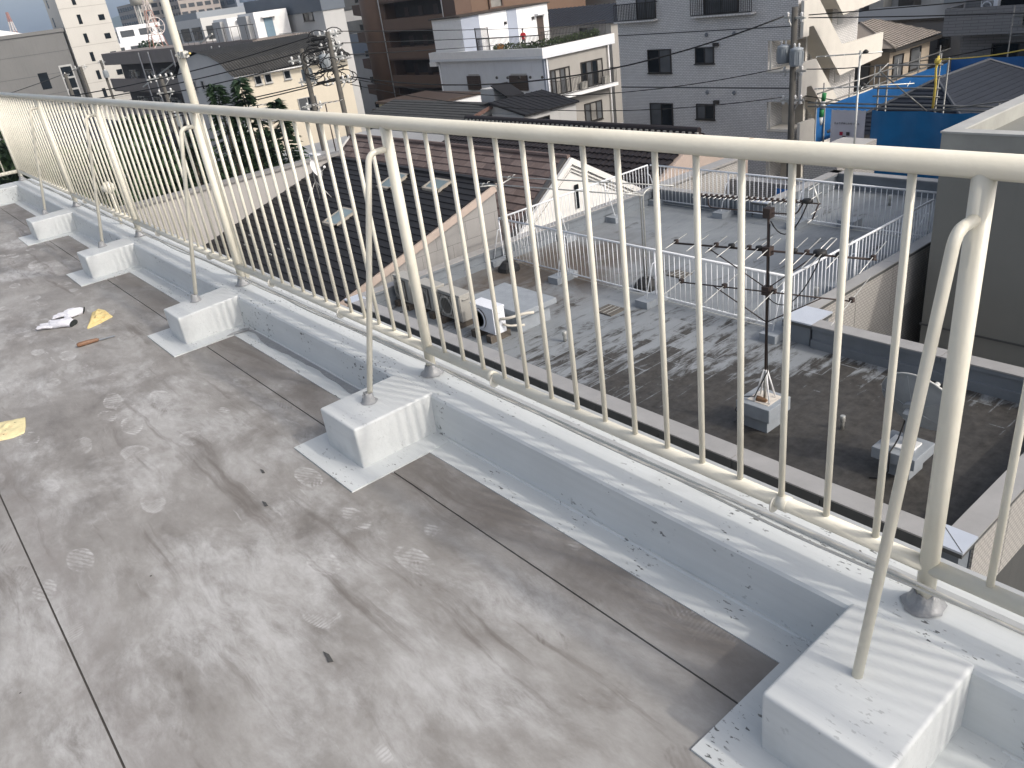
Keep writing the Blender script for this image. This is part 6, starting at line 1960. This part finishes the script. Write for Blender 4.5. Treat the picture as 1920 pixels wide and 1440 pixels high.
def broad_mesh(seed, H, Rr, n, leaf):
    rnd = random.Random(seed)
    m = MB()
    cl = [(Vector((rnd.gauss(0, .55) * Rr, rnd.gauss(0, .55) * Rr, H * rnd.uniform(.42, .95))), Rr * rnd.uniform(.28, .5)) for _ in range(16)]
    for c, r in cl:
        leaves(m, c, r, n // 16, leaf, rnd, .75)
    tr = MB()
    tr.tube([(0, 0, 0), (.1, 0, H * .35), (0, .1, H * .6)], [.22, .17, .08], 9)
    for c, r in cl[:8]:
        tr.tube([(.08, 0, H * .35), tuple(c * .6 + Vector((0, 0, c.z * .3))), tuple(c)], [.1, .06, .02], 6)
    return m, tr
bmA = broad_mesh(3, 8.5, 3.0, 5200, .20)
bmB = broad_mesh(6, 7.5, 2.8, 5200, .18)
meshes = []
for i, (m, tr) in enumerate((bmA, bmB)):
    meshes.append((m.mesh('crown', mat=M_leafB if i == 0 else M_leafA), tr.mesh('trunk', mat=M_bark, smooth=True)))
spots = [(-33.5, 3.0, 1.00, 'broad dark tree behind the bars right of the third railing post'), (-37.5, .6, 1.08, 'broad dark tree behind the bars by the aerial pole'),
         (-41.0, 5.4, .95, 'broad tree in the shade below the taupe building'), (-44.0, -.6, 1.0, 'dark tree seen through the dense far balusters'),
         (-47.0, 3.0, .95, 'tree behind the far railing below the vertical sign'), (-52.0, -2.8, 1.1, 'tree seen past the far corner of the railing'), (-30.5, 6.0, .8, 'low tree hugging the grey wall'),
         (-60.0, -6.0, 1.2, 'farthest dark tree beyond the railing corner'), (-27.5, 4.4, .7, 'bushy tree in front of the grey wall end'), (-56.0, 3.5, 1.0, 'tree between the vertical sign and the dark low roof'),
         (-52.5, 5.2, 1.35, 'tall dark tree behind the densest balusters near the corner'), (-53.0, 8.2, 1.4, 'tall dark tree just left of the second far brace'), (-50.0, 11.0, 1.3, 'tall dark tree behind the second far post'),
         (-47.5, 8.0, 1.2, 'shaded tree just right of the second far post'), (-44.5, 12.6, 1.15, 'shaded tree under the taupe building balconies'), (-40.0, 9.0, 1.0, 'shaded tree left of the conifers'), (-36.0, 6.2, .95, 'shaded tree at the foot of the conifers')]
for k, (x, y, s_, lab) in enumerate(spots):
    t = thing('broad_tree', (x, y, G), lab, 'tree', 'dark trees beyond the railing')
    a, b = meshes[k % 2]
    put('crown', a, t, (x, y, G), (0, 0, k * 1.1), (s_, s_, s_))
    put('trunk', b, t, (x, y, G), (0, 0, k * 1.1), (s_, s_, s_))
for k, (x, y, s_) in enumerate(((-198, 55.5, 1.45), (-196, 59.5, 1.6), (-194, 63.5, 1.5), (-197, 52.0, 1.3))):
    t = thing('park_tree', (x, y, G), ['leftmost round green tree before the white building', 'large round green tree before the white building', 'green tree beside the steel mast', 'low dark tree next to the white tower'][k], 'tree', 'trees before the white building')
    a, b = meshes[(k + 1) % 2]
    put('crown', a, t, (x, y, G), (0, 0, k * 2.1), (s_ * 1.1, s_ * 1.1, s_))
    put('trunk', b, t, (x, y, G), (0, 0, k * 2.1), (s_, s_, s_))

# ------------------------------------------------------------ person on the roof garden
def person(x, y, z):
    root = thing('person', (x, y, z), 'person in a red shirt and dark cap standing in the roof garden', 'person')
    bm = bmesh.new()
    J = {}
    def jv(n, p, r): J[n] = (bm.verts.new(p), r)
    jv('pelvis', (0, 0, .92), (.13, .10)); jv('waist', (0, 0, 1.08), (.125, .095)); jv('chest', (0, .0, 1.32), (.16, .11)); jv('neck', (0, 0, 1.48), (.055, .055)); jv('head0', (0, .01, 1.56), (.075, .08)); jv('head', (0, .015, 1.66), (.08, .09)); jv('headt', (0, .01, 1.73), (.05, .055))
    for s_, n in ((-1, 'l'), (1, 'r')):
        jv('hip' + n, (.09 * s_, 0, .88), (.085, .085)); jv('knee' + n, (.10 * s_, -.02, .48), (.06, .06)); jv('ankle' + n, (.11 * s_, .02, .09), (.042, .042)); jv('toe' + n, (.125 * s_, -.15, .04), (.04, .03))
        jv('sho' + n, (.18 * s_, 0, 1.40), (.065, .06)); jv('elb' + n, (.25 * s_, -.02, 1.12), (.045, .045)); jv('wri' + n, (.22 * s_, -.14, .92), (.032, .032)); jv('han' + n, (.20 * s_, -.19, .85), (.035, .022)); jv('fin' + n, (.19 * s_, -.22, .79), (.016, .012))
    E = [('pelvis', 'waist'), ('waist', 'chest'), ('chest', 'neck'), ('neck', 'head0'), ('head0', 'head'), ('head', 'headt')]
    for n in 'lr':
        E += [('pelvis', 'hip' + n), ('hip' + n, 'knee' + n), ('knee' + n, 'ankle' + n), ('ankle' + n, 'toe' + n), ('chest', 'sho' + n), ('sho' + n, 'elb' + n), ('elb' + n, 'wri' + n), ('wri' + n, 'han' + n), ('han' + n, 'fin' + n)]
    for a, b in E: bm.edges.new((J[a][0], J[b][0]))
    bm.verts.index_update()
    rad = {J[k][0].index: J[k][1] for k in J}
    me = bpy.data.meshes.new('body'); bm.to_mesh(me); bm.free()
    o = put('body', me, root, (x, y, z), (0, 0, R(35)))
    sk = o.modifiers.new('skin', 'SKIN')
    for i, v in enumerate(me.skin_vertices[0].data):
        v.radius = rad[i]; v.use_root = (i == 0)
    o.modifiers.new('sub', 'SUBSURF').levels = 2
    o.modifiers['sub'].render_levels = 2
    t = NT('clothed_body', 0.8)
    zz = t.sep()[2]; xx = t.math('ABSOLUTE', t.sep()[0])
    skin, red, trousers = (0.40, 0.25, 0.18), (0.42, 0.015, 0.02), (0.10, 0.11, 0.11)
    c = t.mix(t.math('GREATER_THAN', zz, 0.93), trousers, red)
    c = t.mix(t.math('GREATER_THAN', zz, 1.47), c, skin)
    arm = t.math('MULTIPLY', t.math('GREATER_THAN', xx, 0.185), t.math('LESS_THAN', zz, 1.16))
    arm = t.math('MULTIPLY', arm, t.math('GREATER_THAN', zz, 0.7))
    c = t.mix(arm, c, skin)
    t.color(c)
    me.materials.append(t.m)
    cap = MB(); cap.lathe((x, y, z + 1.69), [(.098, 0), (.10, .03), (.08, .085), (.03, .11)], 14)
    d_ = Vector((math.sin(R(35)), -math.cos(R(35)), 0))
    cap.obox(Vector((x, y, z + 1.70)) + d_ * .12, d_, Vector((-d_.y, d_.x, 0)), (0, 0, 1), .07, .07, .008)
    cap.build('cap', M_black, root, True)
    for s_ in (-1, 1):
        pp = Vector((x, y, z + 1.655)) + d_ * .088 + Vector((-d_.y, d_.x, 0)) * .032 * s_
        MB().ball(pp, .010, 6).build('eye', M_black, root)
    MB().ball(Vector((x, y, z + 1.62)) + d_ * .10, .017, 6).build('nose', pm('skin', (0.40, 0.25, 0.18), 0.6) if 'skin' not in MATS else MATS['skin'], root)
    MB().bar(Vector((x, y, z + 1.585)) + d_ * .088 + Vector((-d_.y, d_.x, 0)) * .02, Vector((x, y, z + 1.585)) + d_ * .088 - Vector((-d_.y, d_.x, 0)) * .02, .006, .006).build('mouth', M_shut, root)
person(-57.6, 48.0, -4.45)

# ------------------------------------------------------------ far hills
hm = MB()
rh = random.Random(2)
n = 120
V, F = [], []
for i in range(n + 1):
    a = R(120 + 80 * i / n)
    h = 60 + 38 * math.sin(i * .21 + 1) + 24 * math.sin(i * .53) + 9 * math.sin(i * 1.7) + rh.uniform(-3, 3)
    for d_, k in ((2300, 0.0), (2550, .55), (2900, 1.0), (3400, .9)):
        V.append((d_ * math.cos(a), d_ * math.sin(a), G + max(0, h) * k))
for i in range(n):
    for j in range(3):
        F.append((i * 4 + j, i * 4 + j + 1, (i + 1) * 4 + j + 1, (i + 1) * 4 + j))
hm.add(V, F)
tag(hm.build('hills', pm('wooded_hill', (0.045, 0.065, 0.035), 0.9, 0.3, 0.004), None, True), kind='structure')

# air between here and the hills
hz = MB().box(-4200, 1500, -2200, 3800, G - 1.5, 150)
hz = tag(hz.build('haze', None), kind='stuff')
hmt = bpy.data.materials.new('haze_air')
hmt.use_nodes = True
nn = hmt.node_tree.nodes
nn.remove(nn['Principled BSDF'])
pv = nn.new('ShaderNodeVolumePrincipled')
pv.inputs['Color'].default_value = (0.60, 0.77, 1.0, 1)
pv.inputs['Density'].default_value = 0.00022
pv.inputs['Anisotropy'].default_value = 0.1
hmt.node_tree.links.new(pv.outputs[0], nn['Material Output'].inputs['Volume'])
hz.data.materials.append(hmt)
